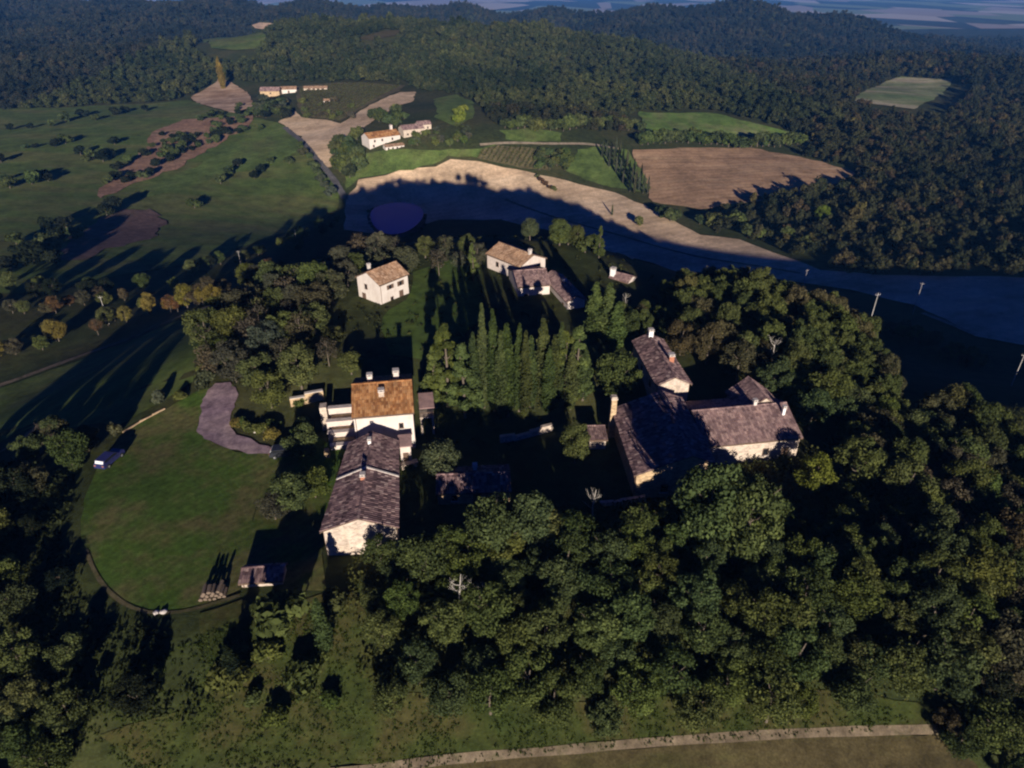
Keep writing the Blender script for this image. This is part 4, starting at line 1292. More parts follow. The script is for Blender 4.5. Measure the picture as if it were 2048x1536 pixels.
# --- named trees of the hilltop
G_CYP = 'cypresses standing in the row behind the stone wall'
for px, top, base_, s in [(896, 640, 812, 'c'), (930, 682, 835, 'c'), (968, 600, 815, 's'), (988, 612, 822, 's'), (1014, 640, 832, 'w'), (1038, 640, 822, 's'), (1060, 665, 815, 's'), (1083, 632, 802, 'w'), (1106, 665, 806, 's'), (1128, 655, 800, 'c'), (1150, 645, 795, 'c'), (1003, 655, 838, 's'), (1050, 655, 838, 's'), (1096, 690, 826, 's'), (950, 660, 824, 's'), (872, 690, 815, 'c'), (1140, 690, 818, 's'), (1165, 690, 800, 's'), (1118, 640, 800, 's')]:
    x, y, z = at(px, base_)
    d = ray(px, top)
    ht = CAMH + d[2] * (y / d[1]) - z
    if s == 'c':
        plant('conifer', 'conifer_tree', 'broad green conifer among the slim cypresses', 'tree', x, y, ht / 11.8 * 0.92, ht / 11.8, 'green', 'broad conifers among the cypresses', clip=False)
    else:
        k_ = 1.5 if s == 'w' else 1.15
        plant('cypress', 'cypress_tree', 'slim dark green cypress in the row behind the stone wall', 'tree', x, y, k_ * random.uniform(0.9, 1.1), ht / 13.2, 'cyp', G_CYP, clip=False)
for px, top, base_, w in [(1186, 560, 682, 1.5), (1212, 562, 686, 1.7), (1230, 600, 700, 1.5)]:
    x, y, z = at(px, base_)
    d = ray(px, top)
    ht = CAMH + d[2] * (y / d[1]) - z
    plant('cypress', 'cypress_tree', 'tall olive green evergreen right of the cypress row', 'tree', x, y, w * 1.15, ht / 13.2, 'green', 'evergreens right of the cypress row', clip=False)
def named(px, py, h, kind, label, col, s=None, up=0.55, cat='tree', name='broadleaf_tree', group=None):
    x, y, z = at(px, py, h * up)
    unit_h = dict(broadleaf=8.2, thin=8.0, conifer=11.8, cypress=13.2, bush=1.9, field_tree=5.0, dead=8.0)[kind]
    return plant(kind, name, label, cat, x, y, (h / unit_h) * (s or 1.0), h / unit_h, col, group, clip=False)
named(1240, 745, 8.5, 'broadleaf', 'round olive tree with full crown left of the tall stone house', 'olive')
named(1152, 885, 6.5, 'broadleaf', 'light olive tree left of the little pink shed', 'olive', 0.85)
named(880, 915, 6.5, 'broadleaf', 'grey green tree between the tower house and the cypresses', 'grey', 1.1)
named(1632, 945, 6.5, 'broadleaf', 'bright yellow-green tree below the right end of the mauve roofed wing', 'bright', 0.9)
named(580, 985, 6.0, 'broadleaf', 'dark olive tree on the lawn left of the barn', 'olive', 1.2)
named(545, 1010, 4.5, 'broadleaf', 'smaller rust brown tree on the lawn left of the barn', 'brown', 1.1)
named(625, 960, 5.5, 'broadleaf', 'green tree close to the left wall of the barn', 'green', 0.9)
named(600, 880, 6.0, 'broadleaf', 'dark tree shading the end of the gravel drive', 'dark', 1.0)
named(640, 1245, 8.5, 'cypress', 'tall tree at the left edge of the front wood casting a long lawn shadow', 'dark', 1.5, name='cypress_tree')
named(460, 1325, 6.0, 'cypress', 'solitary dark tree form added in place of a tree shadow on the rough grass below the lawn', 'deep', 2.0, name='dark_tree')  # blackish form added where a cast tree shadow lies
named(560, 1225, 4.5, 'field_tree', 'squat bush below the low shed casting a broad shadow', 'olive', 1.1)
named(1200, 480, 8.0, 'conifer', 'pointed conifer above the small hut on the back slope', 'green', 0.7, name='conifer_tree')
named(1120, 460, 7.0, 'broadleaf', 'loose green tree behind the pale farmhouse', 'green')
named(1155, 470, 6.0, 'broadleaf', 'small olive tree behind the pale farmhouse and left of the pointed conifer', 'olive', 0.8)
named(1060, 455, 6.0, 'broadleaf', 'grey tree above the pale farmhouse roof', 'grey', 0.9)
named(945, 520, 9.0, 'conifer', 'dark yellow-green conifer left of the pale farmhouse', 'olive', 0.75, name='conifer_tree')
named(1645, 430, 11, 'broadleaf', 'yellow-green tree in the dark wood right of the ploughed field', 'bright', 1.0)
named(440, 145, 30, 'cypress', 'yellow poplar standing above the tan field', 'yellow', 1.6, 0.5, name='poplar_tree')
named(1278, 442, 5.0, 'field_tree', 'lone bush on the lit pale field casting a long shadow', 'olive', 0.9)
named(1225, 418, 7.0, 'cypress', 'slim dark tree on the edge of the lit pale field', 'dark', 1.0, name='cypress_tree')
for x_, y_, h_, lab in ((23.4, 61.5, 12.5, 'tall dark tree in front of the great barn, shading its roof, left of two'), (27.6, 60.0, 12.0, 'tall green tree in front of the great barn, right of two'), (16.6, 63.0, 4.6, 'smaller olive tree hiding the left corner of the great barn')):
    plant('broadleaf', 'broadleaf_tree', lab, 'tree', x_, y_, h_ / 8.2 * 0.85, h_ / 8.2, 'dark' if h_ > 12.2 else 'green', None, clip=False)
for x_, y_, h_, lab in ((30.5, 72.5, 4.4, 'leafy bush-like tree hiding the left part of the right wing wall'), (-2.5, 60.5, 9.0, 'tall dark tree in front of the shaded outbuilding, left of two'), (2.6, 60.8, 9.0, 'tall dark tree in front of the shaded outbuilding, right of two'), (-15.2, 57.8, 5.6, 'low bushy tree hiding the right corner of the barn gable')):
    plant('broadleaf', 'broadleaf_tree', lab, 'tree', x_, y_, h_ / 8.2 * 0.85, h_ / 8.2, 'dark', None, clip=False)
for px_, py_, h_, c_, lab in ((1925, 1478, 3.6, 'dark', 'dark bush at the end of the farm track'), (1985, 1450, 5.5, 'green', 'green bush at the lower right corner beside the stubble'), (1900, 1440, 2.6, 'brown', 'small brown bush above the end of the farm track')):
    named(px_, py_, h_, 'broadleaf', lab, c_, 1.3, name='bush', cat='bush')
# dead pale trees
for px, py, h, lab in [(1188, 1000, 6.5, 'bare white branching tree in front of the great barn'), (1548, 705, 7.5, 'bare pale tree among the green trees above the mauve roofed wing'), (920, 1178, 7.5, 'thin pale bare trunk in the front wood, left one of two'),
                       (968, 1190, 6.0, 'short pale bare trunk in the front wood, right one of two'), (1250, 600, 5.0, 'grey leafless tree right of the garden hut')]:
    named(px, py, h, 'dead', lab, 'brown', 0.9, 0.6, name='bare_tree')

# --- groves
def grove(poly, up, sp, n, choices, label_fn, group_fn, kindname='broadleaf_tree', smin=0.75, smax=1.15, avoid=None):
    def mk(x, y):
        kind, col = random.choice(choices)
        s = random.uniform(smin, smax)
        plant(kind, kindname, label_fn(col, kind), 'tree', x, y, s, s * random.uniform(0.85, 1.15), col, group_fn(col, kind))
    return fill(poly, up, sp, n, mk, avoid=avoid)
CW = dict(olive='olive green', dark='dark green', brown='brown leaved', yellow='yellow leaved', green='mid green', grey='grey green', deep='blackish green', rust='rust coloured', bright='bright green', cyp='dark green')

grove([(410, 640), (470, 600), (540, 560), (620, 540), (690, 560), (690, 640), (760, 690), (760, 722), (700, 715), (640, 728), (580, 745), (530, 790), (470, 750), (410, 720)], 4, 4.3, 46,
      [('broadleaf', 'brown'), ('thin', 'brown'), ('broadleaf', 'olive'), ('thin', 'olive'), ('broadleaf', 'olive'), ('broadleaf', 'grey')],
      lambda c_, k_: f'{CW[c_]} {"sparse" if k_ == "thin" else "leafy"} tree in the grove left of the white house', lambda c_, k_: f'{CW[c_]} {k_} trees of the left grove', smin=0.7, smax=1.05)
grove([(680, 500), (740, 480), (860, 480), (950, 480), (960, 500), (900, 520), (830, 520), (740, 525), (690, 540)], 4, 4.5, 26,
      [('broadleaf', 'olive'), ('thin', 'grey'), ('broadleaf', 'grey'), ('thin', 'brown')],
      lambda c_, k_: f'{CW[c_]} {"sparse" if k_ == "thin" else "leafy"} tree in the row behind the white house', lambda c_, k_: f'{CW[c_]} {k_} trees behind the white house', smin=0.65, smax=0.95)
RW_POLY = [(1240, 600), (1310, 590), (1340, 560), (1420, 560), (1560, 590), (1680, 640), (1790, 730), (1800, 790), (1940, 810), (2060, 870), (2200, 920), (2200, 1340), (1900, 1390), (1700, 1340), (1680, 1000), (1700, 960), (1680, 870), (1600, 800), (1480, 740), (1400, 700), (1330, 660), (1250, 650)]
rw = fill(RW_POLY, 3.2, 3.2, 300, lambda x, y: None, tries=9000)
def in_view(x, y):
    d_ = np.array((x, y, float(tz(x, y)) + 3 - CAMH))
    f_ = d_[1] * math.cos(PITCH) - d_[2] * math.sin(PITCH)
    return abs(d_[0] / f_ * FPX) < 1060
rw.sort(key=lambda q: (not in_view(*q), math.hypot(q[0], q[1])))
RW_REST = rw[85:]
for x, y in rw[:85]:
    col_ = random.choice(['olive', 'dark', 'green', 'olive', 'brown'])
    s_ = random.uniform(0.58, 0.95)
    plant('broadleaf', 'broadleaf_tree', f'{CW[col_]} broadleaf tree in the wood on the right shoulder of the hill', 'tree', x, y, s_, s_ * random.uniform(0.85, 1.15), col_, f'{CW[col_]} trees of the right-hand wood')
grove([(735, 1190), (790, 1115), (880, 1085), (1010, 1070), (1180, 1060), (1330, 1030), (1480, 1010), (1640, 1020), (1690, 1100), (1760, 1390), (1600, 1412), (1300, 1424), (1000, 1428), (850, 1415), (770, 1400), (735, 1290)], 3.2, 3.05, 215,
      [('broadleaf', 'olive'), ('broadleaf', 'dark'), ('broadleaf', 'green'), ('broadleaf', 'dark')],
      lambda c_, k_: f'{CW[c_]} broadleaf tree in the wood on the near slope below the barns', lambda c_, k_: f'{CW[c_]} trees of the front wood', smin=0.55, smax=0.85)
grove([(-140, 930), (0, 930), (120, 960), (150, 1050), (150, 1140), (190, 1240), (280, 1310), (350, 1350), (330, 1400), (200, 1420), (60, 1430), (-140, 1440)], 3.5, 4.6, 44,
      [('broadleaf', 'dark'), ('broadleaf', 'deep'), ('broadleaf', 'olive'), ('broadleaf', 'dark')],
      lambda c_, k_: f'{CW[c_]} broadleaf tree on the bank below the left rim of the lawn', lambda c_, k_: f'{CW[c_]} trees below the lawn', smin=0.6, smax=0.95)
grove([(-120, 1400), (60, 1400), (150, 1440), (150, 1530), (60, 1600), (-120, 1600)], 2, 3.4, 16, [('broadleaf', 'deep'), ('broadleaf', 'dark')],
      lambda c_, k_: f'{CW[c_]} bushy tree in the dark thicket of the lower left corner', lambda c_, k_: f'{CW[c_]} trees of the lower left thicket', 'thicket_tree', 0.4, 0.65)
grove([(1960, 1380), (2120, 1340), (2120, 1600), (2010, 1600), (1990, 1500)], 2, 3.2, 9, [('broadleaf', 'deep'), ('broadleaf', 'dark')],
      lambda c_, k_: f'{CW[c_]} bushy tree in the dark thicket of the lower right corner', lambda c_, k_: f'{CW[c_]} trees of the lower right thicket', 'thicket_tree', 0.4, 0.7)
def row(line, up, n, jitter, choices, label_fn, group_fn, smin, smax, kindname='roadside_tree', cat='tree'):
    pts = [np.array(at(*p, up)[:2]) for p in line]
    seg = [np.linalg.norm(b_ - a_) for a_, b_ in zip(pts[:-1], pts[1:])]
    tot = sum(seg)
    for i in range(n):
        t = (i + random.random() * 0.9) / n * tot
        for k_, sl_ in enumerate(seg):
            if t <= sl_: break
            t -= sl_
        p = pts[k_] + (pts[k_ + 1] - pts[k_]) * min(1, t / sl_) + rng.normal(0, jitter, 2)
        if not clear_of_houses(*p): continue
        kind, col = random.choice(choices)
        s = random.uniform(smin, smax)
        plant(kind, kindname, label_fn(col), cat, p[0], p[1], s, s * random.uniform(0.85, 1.15), col, group_fn(col), 'foliage' if kind == 'bush' else 'crown')
row([(-40, 700), (60, 680), (130, 660), (220, 630), (330, 600), (430, 580), (560, 545)], 3, 26, 2.2, [('broadleaf', 'yellow'), ('broadleaf', 'olive'), ('thin', 'rust'), ('broadleaf', 'brown')],
    lambda c_: f'{CW[c_]} tree in the hedge beside the left road', lambda c_: f'{CW[c_]} trees along the left road', 0.55, 0.85)
row([(-60, 600), (60, 605), (160, 598), (260, 580)], 3, 12, 3, [('broadleaf', 'brown'), ('broadleaf', 'rust'), ('broadleaf', 'olive')],
    lambda c_: f'{CW[c_]} tree on the far side of the left road', lambda c_: f'{CW[c_]} trees beyond the left road', 0.5, 0.8)
row([(-60, 540), (60, 575), (180, 570), (330, 548), (420, 520), (520, 500), (600, 470), (680, 430)], 4, 34, 3, [('broadleaf', 'dark'), ('broadleaf', 'deep'), ('broadleaf', 'olive')],
    lambda c_: f'{CW[c_]} tree in the valley hedge below the left meadow', lambda c_: f'{CW[c_]} trees of the valley hedge', 0.5, 0.85, 'hedge_tree')
row([(180, 905), (230, 860), (300, 815), (360, 775), (410, 745)], 1.5, 14, 1.4, [('bush', 'olive'), ('bush', 'grey'), ('broadleaf', 'olive')][:2],
    lambda c_: f'{CW[c_]} bush on the bank behind the lawn kerb', lambda c_: f'{CW[c_]} bushes behind the lawn kerb', 0.9, 1.6, 'bush', 'bush')
row([(1700, 640), (1800, 650), (1880, 690), (1950, 720)], 3, 18, 2.5, [('broadleaf', 'brown'), ('thin', 'olive'), ('broadleaf', 'olive')],
    lambda c_: f'{CW[c_]} small tree in the hedge beside the shaded right-hand slope', lambda c_: f'{CW[c_]} trees of the right slope hedge', 0.5, 0.75, 'hedge_tree')
row([(60, 880), (110, 860), (170, 905), (130, 930)], 2.5, 9, 1.8, [('broadleaf', 'brown'), ('thin', 'brown'), ('broadleaf', 'dark')],
    lambda c_: f'{CW[c_]} tree beside the blue car on the left bank', lambda c_: f'{CW[c_]} trees by the blue car', 0.5, 0.75, 'bank_tree')
row([(480, 830), (520, 840), (560, 850), (600, 830), (640, 840)], 1.0, 14, 1.6, [('bush', 'olive'), ('bush', 'yellow'), ('bush', 'green')],
    lambda c_: f'{CW[c_]} bush inside the bend of the gravel drive', lambda c_: f'{CW[c_]} bushes inside the drive bend', 0.7, 1.5, 'bush', 'bush')
fill([(430, 1250), (560, 1200), (660, 1200), (700, 1400), (560, 1440), (440, 1420)], 0.8, 2.8, 24, lambda x, y: plant('bush', 'bush', None, 'bush', x, y, random.uniform(0.7, 1.8), None, random.choice(['olive', 'green', 'brown', 'olive']), None, 'foliage') and None)
for o in [o for o in COL.objects if o.name.startswith('bush') and o.parent is None and 'label' not in o]:
    tag(o, 'olive or brown bush on the rough grass left of the front wood', 'bush', 'bushes on the rough grass slope')

for i in range(0, len(POND), 1):
    q_ = POND.mean(0) + (POND[i] - POND.mean(0)) * rng.uniform(1.02, 1.14)
    if random.random() < 0.62:
        plant('bush', 'reed_clump', 'dark clump of reeds growing on the rim of the blue pond', 'reeds', q_[0], q_[1], random.uniform(0.5, 1.3), random.uniform(0.5, 1.1), random.choice(['olive', 'dark', 'deep']), 'reed clumps round the pond', 'foliage', clip=False)
# --- scattered trees of the far meadows
def far_trees(pts, label, group, s=(0.9, 1.3), col=('deep', 'dark'), kind='field_tree', name='field_tree', up=2.0):
    for px, py in pts:
        x, y, z = at(px, py, up)
        if not clear_of_houses(x, y): continue
        sc_ = random.uniform(*s)
        plant(kind, name, label, 'tree', x, y, sc_, sc_ * random.uniform(0.85, 1.1), random.choice(col), group)
rr = random.Random(3)
pts = []
for i in range(62):
    t = rr.random()
    px = 300 + 210 * t + rr.uniform(-10, 30)
    py = 300 - 75 * t + rr.uniform(-32, 26)
    pts.append((px, py))
far_trees(pts, 'dark round olive tree in the red soil grove on the left', 'olive trees of the red soil grove', (0.7, 1.1))
far_trees([(215, 362), (232, 352), (250, 360), (262, 352), (285, 352), (300, 345), (312, 328), (340, 318), (235, 335), (258, 320), (290, 308)], 'dark olive tree on the bare strip of red soil', 'olive trees on the bare red strip', (0.9, 1.2))
far_trees([(388, 410), (440, 362), (458, 345), (475, 328), (508, 352), (522, 340), (540, 322), (578, 322)], 'small round tree standing on the bright left meadow', 'trees on the bright left meadow', (0.9, 1.2))
far_trees([(20, 255), (60, 252), (100, 248), (130, 240), (165, 230), (190, 236), (230, 226), (250, 220), (290, 218), (50, 292), (70, 290), (110, 288), (130, 282), (160, 305), (170, 318), (185, 312), (205, 318), (220, 310), (228, 284), (0, 320), (10, 355), (18, 370), (75, 350), (88, 345), (95, 356), (62, 362)], 'dark bush scattered on the far left pasture', 'dark bushes on the far left pasture', (0.7, 1.5))
far_trees([(90, 455), (130, 450), (225, 418), (212, 425), (45, 500), (30, 480), (70, 520), (100, 500), (110, 520), (150, 470), (20, 530), (115, 470)], 'blackish tree beside the purple scrub patch', 'trees beside the purple scrub patch', (1.0, 1.7))
far_trees([(598 + i * 9 + rr.uniform(-4, 4), 285 + i * 15 + rr.uniform(-6, 6)) for i in range(8)], 'grey tree in the hedge along the valley lane', 'trees along the valley lane', (0.8, 1.2), ('grey', 'dark'))
far_trees([(700 + rr.uniform(-22, 22), 300 + rr.uniform(-30, 42)) for _ in range(22)] + [(670 + rr.uniform(0, 30), 300 + rr.uniform(0, 60)) for _ in range(10)], 'dark leafy tree in the clump left of the white villa', 'trees of the clump left of the villa', (1.0, 1.7), ('dark', 'olive'))
far_trees([(880 + rr.uniform(-60, 60), 262 + rr.uniform(-16, 30)) for _ in range(26)], 'olive bush in the garden right of the white villa', 'bushes right of the villa', (0.6, 1.1), ('olive', 'grey', 'green'))
far_trees([(770 + rr.uniform(-30, 40), 235 + rr.uniform(-14, 14)) for _ in range(16)], 'dark tree on the slope behind the white villa', 'trees behind the villa', (1.0, 1.5), ('dark', 'olive'))
far_trees([(920 + rr.uniform(-8, 8) , 236 + rr.uniform(-20, 14)) for _ in range(6)], 'bright green tree above the villa garden', 'bright trees above the villa garden', (1.0, 1.5), ('bright',))
far_trees([(1010 + i * 13, 254 + rr.uniform(-6, 4)) for i in range(22)], 'tree in the belt above the small meadows', 'trees of the belt above the small meadows', (1.2, 2.0), ('dark', 'olive'))
far_trees([(1285 + i * 11.5, 284 - 6 * math.sin(i / 4) + rr.uniform(-3, 3)) for i in range(28)], 'dark green tree in the hedge between the green and the ploughed field', 'trees of the hedge above the ploughed field', (1.3, 1.9), ('dark', 'green'))
for i in range(5):
    far_trees([(1205 + j * 9 + i * 14, 300 + i * 17 + rr.uniform(-3, 3)) for j in range(5)], 'slim poplar in the plantation left of the ploughed field', 'poplars of the plantation', (0.75, 1.0), ('deep', 'grey'), 'cypress', 'poplar_tree', 5)
far_trees([(1075, 350), (1082, 358), (1092, 366), (1100, 372), (1108, 376)], 'rust coloured bush in the gap of the lit pale field', 'bushes dividing the lit pale field', (0.5, 0.8), ('rust', 'olive'))
far_trees([(1110 + rr.uniform(-40, 40), 310 + rr.uniform(-14, 26)) for _ in range(24)], 'olive bush on the slope between vineyard and poplars', 'bushes between vineyard and poplars', (0.7, 1.2), ('olive', 'green', 'dark'))
far_trees([(540 + rr.uniform(-30, 40), 215 + rr.uniform(-14, 20)) for _ in range(26)], 'dark tree in the copse left of the pale far field', 'trees of the copse by the far field', (1.1, 1.8), ('deep', 'dark', 'grey'))
far_trees([(650 + rr.uniform(-50, 60), 225 + rr.uniform(-25, 12)) for _ in range(18)], 'brown shrub on the slope above the pale far field', 'shrubs above the pale far field', (0.7, 1.1), ('olive', 'brown'))
far_trees([(1330 + rr.uniform(-15, 40), 432 + rr.uniform(-6, 10)) for _ in range(4)] + [(1400 + i * 24, 438 + rr.uniform(-6, 14) + max(0, (i - 1)) * 6) for i in range(10)], 'dark tree on the near edge of the ploughed field', 'trees on the near edge of the ploughed field', (1.0, 1.7), ('dark', 'olive'))
far_trees([(1120 + i * 17, 478 + i * 2 + rr.uniform(-6, 8)) for i in range(5)], 'shaded shrub on the slope behind the farmhouse', 'shrubs behind the farmhouse', (0.5, 0.8), ('olive', 'dark'))
# vine rows: one object per vineyard
def vine_rows(px_poly, dirv, gap, label):
    poly = np.array(atp(px_poly))
    d = np.array(dirv) / np.linalg.norm(dirv)
    n = np.array((-d[1], d[0]))
    c0 = poly.mean(0)
    C = []
    for i in np.arange(-120, 120, gap):
        for t in np.arange(-140, 140, 1.3):
            p = c0 + n * i + d * t
            if inside(poly, np.array(p[0]), np.array(p[1])):
                C.append((p[0], p[1], float(tz(*p)) + 1.3))
    C = np.repeat(np.array(C), 5, 0) + rng.normal(0, 0.35, (len(C) * 5, 3))
    me = leaves_mesh('vine_rows', C, unit(len(C)), rng.uniform(0.35, 0.7, len(C)), M['leaf'])
    set_var(me, rng.uniform(0.2, 0.8, len(C)))
    o = link('vine_rows', me)
    o.color = (0.075, 0.085, 0.03, 1)
    tag(o, label, 'vines', kind='stuff')
vine_rows([(962, 302), (1000, 294), (1060, 296), (1090, 312), (1100, 344), (1060, 340), (980, 324), (955, 318)], (0.35, 1), 3.2, 'rows of vines on the brown plot above the lit pale field')
vine_rows([(600, 178), (720, 168), (806, 174), (742, 206), (704, 230), (682, 243), (655, 238), (607, 231)], (0.2, 1), 4.5, 'rows of vines on the slope below the far long barn')

# --- rough grass and undergrowth on the hill: one mass
def undergrowth(name, poly, up, n, size, label, col, zoff=0.25, spread=0.25):
    P = np.array(atp(poly, up))
    lo, hi = P.min(0), P.max(0)
    q = rng.uniform(lo, hi, (n * 3, 2))
    q = q[inside(P, q[:, 0], q[:, 1])][:n]
    for f in FOOT:
        q = q[~inside(np.array(f), q[:, 0], q[:, 1])]
    cl = waves(q[:, 0], q[:, 1], 9, 40)
    keep = rng.uniform(0, 1, len(q)) < 0.55 + 0.3 * cl
    q = q[keep]
    ld_, _, _ = polydist(lw, q[:, 0], q[:, 1])
    q = q[(ld_ > 2.2) & ~inside(lw, q[:, 0], q[:, 1])]
    per = 9 if spread < 0.5 else 16
    nq = max(1, len(q) // per * 2)
    q = q[:nq]
    cs = rng.uniform(0.5, 1.3, nq) * spread * 2.4
    cc = np.column_stack([q, tz(q[:, 0], q[:, 1]) + cs * 0.1])
    tone = np.clip(0.5 + 0.16 * waves(q[:, 0], q[:, 1], 14, 50) + rng.normal(0, 0.14, nq), 0, 1)
    u = unit(nq * per); u[:, 2] = np.abs(u[:, 2])
    C = np.repeat(cc, per, 0) + u * np.repeat(cs, per)[:, None] * rng.uniform(0.6, 1.05, nq * per)[:, None] * np.array((1, 1, 0.8))
    nn = u + rng.normal(0, 0.5, u.shape)
    nn /= np.linalg.norm(nn, axis=1)[:, None]
    me = leaves_mesh(name, C, nn, rng.uniform(0.6, 1.2, len(C)) * size, M['leaf'], 0.75)
    set_var(me, np.clip(np.repeat(tone, per) + rng.normal(0, 0.1, len(C)), 0, 1))
    o = link(name, me)
    o.color = (*col, 1)
    tag(o, label, None, kind='stuff')
undergrowth('undergrowth', [(690, 1150), (800, 1100), (1640, 900), (2200, 800), (2200, 1410), (1700, 1400), (1000, 1405), (740, 1400), (715, 1260)], 0, 48000, 0.22, 'brambles and low scrub under the trees of the near slope', (0.066, 0.072, 0.026), 0.3, 0.75)
undergrowth('rough_grass', [(420, 1260), (690, 1200), (740, 1400), (1000, 1420), (1700, 1405), (1900, 1440), (1700, 1466), (1100, 1505), (660, 1548), (300, 1560), (100, 1460)], 0, 26000, 0.10, 'long yellow-green grass above the farm track', (0.046, 0.064, 0.017), 0.1, 0.10)
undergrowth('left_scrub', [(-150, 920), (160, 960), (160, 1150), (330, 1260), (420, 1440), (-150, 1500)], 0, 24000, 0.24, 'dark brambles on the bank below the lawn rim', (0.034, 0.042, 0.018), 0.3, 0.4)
undergrowth('hilltop_scrub', [(420, 700), (540, 560), (700, 480), (960, 470), (1240, 520), (1340, 560), (1340, 700), (1180, 720), (1180, 880), (870, 900), (840, 760), (760, 720), (640, 780), (480, 800)], 0, 14000, 0.22, 'low scrub between the hilltop trees', (0.048, 0.054, 0.022), 0.2, 0.3)

# ------------------------------------------------------------------ far woods (thousands of trees, instanced)
def wood_protos(prefix, m_, n=6):
    col = bpy.data.collections.new(prefix)
    for i in range(n):
        me = crown_mesh(prefix + '_tree', 13, 40, 2.6, 2.4 + 0.4 * (i % 3), 4.0 + 0.4 * (i % 3), 1.4, 0.58, m_)
        o = bpy.data.objects.new(prefix + '_tree', me)
        col.objects.link(o)
    return col

def scatter_group(name, col):
    ng = bpy.data.node_groups.new(name, 'GeometryNodeTree')
    ng.interface.new_socket('Geometry', in_out='INPUT', socket_type='NodeSocketGeometry')
    ng.interface.new_socket('Geometry', in_out='OUTPUT', socket_type='NodeSocketGeometry')
    gi = ng.nodes.new('NodeGroupInput')
    go = ng.nodes.new('NodeGroupOutput')
    ci = ng.nodes.new('GeometryNodeCollectionInfo')
    ci.inputs['Collection'].default_value = col
    ci.inputs['Separate Children'].default_value = True
    ci.inputs['Reset Children'].default_value = True
    ip = ng.nodes.new('GeometryNodeInstanceOnPoints')
    ip.inputs['Pick Instance'].default_value = True
    def na(n_, t):
        a_ = ng.nodes.new('GeometryNodeInputNamedAttribute')
        a_.data_type = t
        a_.inputs['Name'].default_value = n_
        return [o for o in a_.outputs if o.enabled and o.name == 'Attribute'][0]
    cx = ng.nodes.new('ShaderNodeCombineXYZ')
    ng.links.new(na('rz', 'FLOAT'), cx.inputs[2])
    c2 = ng.nodes.new('ShaderNodeCombineXYZ')
    s1 = na('sc', 'FLOAT')
    ng.links.new(s1, c2.inputs[0]); ng.links.new(s1, c2.inputs[1])
    ng.links.new(na('sh', 'FLOAT'), c2.inputs[2])
    ng.links.new(gi.outputs[0], ip.inputs['Points'])
    ng.links.new(ci.outputs[0], ip.inputs['Instance'])
    ng.links.new(na('pick', 'INT'), ip.inputs['Instance Index'])
    ng.links.new(cx.outputs[0], ip.inputs['Rotation'])
    ng.links.new(c2.outputs[0], ip.inputs['Scale'])
    ng.links.new(ip.outputs[0], go.inputs[0])
    return ng

def wood(name, label, P, S, ng, nproto=6):
    n = len(P)
    me = bpy.data.meshes.new(name)
    me.vertices.add(n)
    me.vertices.foreach_set('co', P.ravel())
    for nm, t, v in (('sc', 'FLOAT', S), ('sh', 'FLOAT', S * rng.uniform(0.8, 1.3, n)), ('rz', 'FLOAT', rng.uniform(0, 6.28, n))):
        a_ = me.attributes.new(nm, t, 'POINT'); a_.data.foreach_set('value', v.astype(np.float32))
    a_ = me.attributes.new('pick', 'INT', 'POINT'); a_.data.foreach_set('value', rng.integers(0, nproto, n).astype(np.int32))
    o = link(name, me)
    md = o.modifiers.new('scatter', 'NODES')
    md.node_group = ng
    tag(o, label, 'wood', kind='stuff')
    return o

CLEAR = [(-300, 226), (-60, 226), (150, 214), (330, 204), (376, 194), (440, 158), (520, 168), (600, 170), (720, 164), (812, 168), (840, 184), (905, 188), (955, 205), (985, 248), (1010, 256), (1130, 260), (1250, 268), (1272, 222), (1425, 222), (1490, 238), (1612, 272), (1640, 290), (1600, 312), (1722, 346), (1660, 380), (1560, 404), (1400, 428), (1420, 462), (1500, 478), (1600, 520), (1700, 548), (2100, 558), (2500, 560)]
clear_w = np.array(atp(CLEAR) + [(520, 60), (-420, 60)])
holes = [np.array(atp(PX[k_])) for k_ in ('far_right', 'far_pink', 'far_pale', 'far_strip', 'green', 'brown')]
def wood_points(y0, y1, sp, sc):
    xs = np.arange(-1.05 * y1 - 80, 1.05 * y1 + 80, sp)
    ys = np.arange(y0, y1, sp)
    X, Y = np.meshgrid(xs, ys)
    X, Y = X.ravel(), Y.ravel()
    X = X + rng.uniform(-0.5, 0.5, len(X)) * sp
    Y = Y + rng.uniform(-0.5, 0.5, len(Y)) * sp
    k_ = np.abs(X) < 0.82 * Y + 60
    X, Y = X[k_], Y[k_]
    k_ = ~inside(clear_w, X, Y)
    X, Y = X[k_], Y[k_]
    for h in holes + [h_ - np.array((0.0, q_)) for h_ in holes[:4] for q_ in (22, 45)]:
        k_ = ~inside(h, X, Y)
        X, Y = X[k_], Y[k_]
    Z = tz(X, Y)
    k_ = (Z > -100) & (rng.uniform(0, 1, len(X)) < 0.86 + 0.22 * waves(X, Y, 60, 5))
    P = np.column_stack([X, Y, Z - 0.5])[k_]
    S = sc * np.clip(rng.lognormal(-0.05, 0.25, len(P)), 0.5, 1.55) * (1 + 0.12 * waves(P[:, 0], P[:, 1], 120, 15))
    return P, S
M['hill_leaf'] = m_leaf('hill_foliage', [(0.0, (0.058, 0.078, 0.032)), (0.35, (0.090, 0.106, 0.038)), (0.6, (0.078, 0.100, 0.034)), (0.85, (0.085, 0.078, 0.048)), (1.0, (0.105, 0.100, 0.040))])
hcol = bpy.data.collections.new('hill_wood_protos')
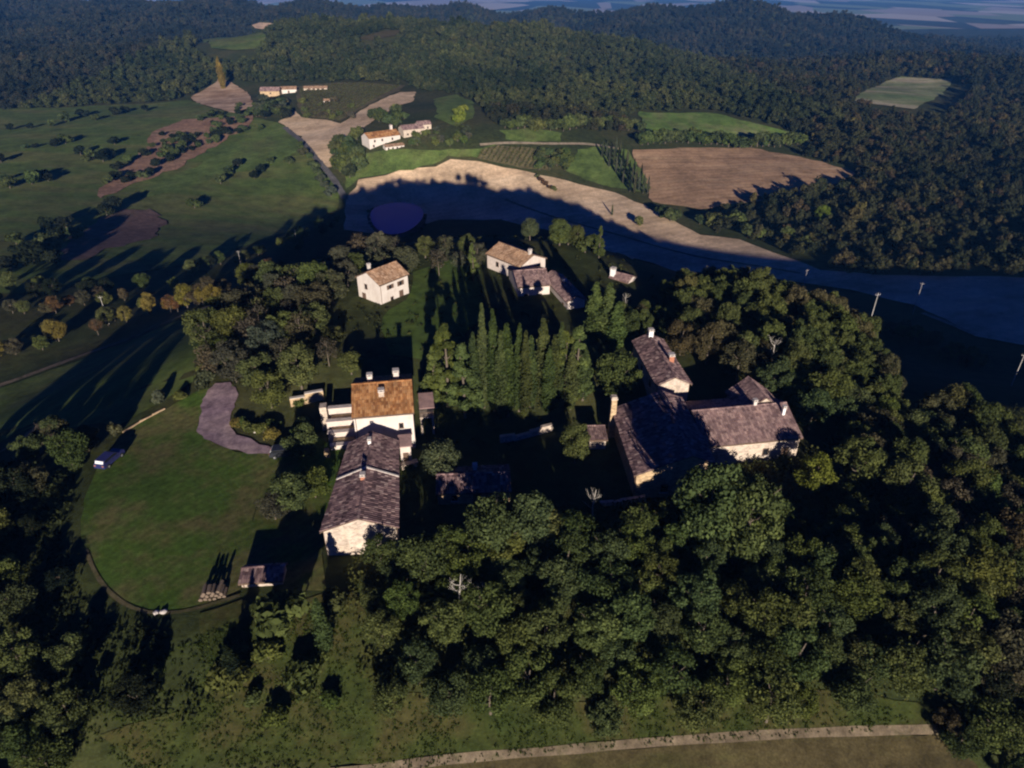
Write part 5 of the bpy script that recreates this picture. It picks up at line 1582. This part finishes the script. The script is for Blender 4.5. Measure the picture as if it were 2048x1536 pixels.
for i, (nl_, pr_, rx_, rz_, zc_, lb_) in enumerate([(44, 160, 3.1, 3.0, 4.3, 1.0), (36, 190, 2.7, 3.3, 4.6, 1.15), (52, 130, 3.5, 2.6, 4.2, 0.95), (60, 110, 3.0, 3.2, 4.5, 0.85), (40, 170, 3.3, 3.0, 4.1, 1.1), (48, 140, 2.5, 3.6, 4.7, 0.95)]):
    hcol.objects.link(bpy.data.objects.new('hill_tree', crown_mesh('hill_tree', nl_, pr_, rx_, rz_, zc_, lb_, 0.21, M['hill_leaf'])))
rp, rs = [], []
for x, y in RW_REST:
    s_ = random.uniform(0.58, 0.95)
    s_ = min(s_, (top_allowed(x, y, 2.0 + 3.3 * s_) - float(tz(x, y))) / 8.4)
    if s_ > 0.3:
        rp.append((x, y, float(tz(x, y)) - 0.2)); rs.append(s_)
wood('shoulder_wood', 'broadleaf wood covering the right shoulder of the hill behind its nearest trees', np.array(rp), np.array(rs), scatter_group('scatter_hill', hcol))
parts = [wood_points(230, 700, 5.0, 0.82), wood_points(700, 1300, 6.8, 1.0), wood_points(1300, 2700, 9.0, 1.05)]
P = np.concatenate([p[0] for p in parts]); S = np.concatenate([p[1] for p in parts])
isk = (P[:, 0] > -430) & (P[:, 0] < 260) & (P[:, 1] > 560) & (P[:, 1] < 1150)
isr = (~isk) & (P[:, 1] > 1050) & (P[:, 0] > -60)
isl = (~isk) & (P[:, 0] < -60)
isn = ~(isk | isr | isl)
g1 = scatter_group('scatter_dark', wood_protos('dark_wood', M['wood_leaf']))
g2 = scatter_group('scatter_ridge', wood_protos('ridge_wood', M['ridge_leaf']))
g3 = scatter_group('scatter_knoll', wood_protos('knoll_wood', M['knoll_leaf']))
wood('knoll_wood', 'sunlit olive wood covering the knoll above the villa', P[isk], S[isk], g3)
wood('ridge_wood', 'blue green wood covering the long ridge on the far right', P[isr], S[isr], g2)
wood('hillside_wood', 'shade-darkened wood covering the long hillside at the upper left', P[isl], S[isl], g2)
wood('valley_wood', 'dark mixed wood filling the valley right of the ploughed field', P[isn], S[isn], g1)

# ------------------------------------------------------------------ haze
HAZE = 0.00008
hz = MB()
hz.box((0, 6500, -30), (26000, 16000, 190))
hm, nt, out = mat_new('haze')
pv = nt.nodes.new('ShaderNodeVolumePrincipled')
pv.inputs['Color'].default_value = (0.10, 0.37, 1.0, 1)
pv.inputs['Density'].default_value = HAZE
pv.inputs['Anisotropy'].default_value = 0.0
nt.links.new(pv.outputs[0], out.inputs['Volume'])
ho = hz.build('haze', hm)
tag(ho, kind='stuff')
print('objects', len(bpy.data.objects), 'wood points', len(P), 'placed', len(PLACED))
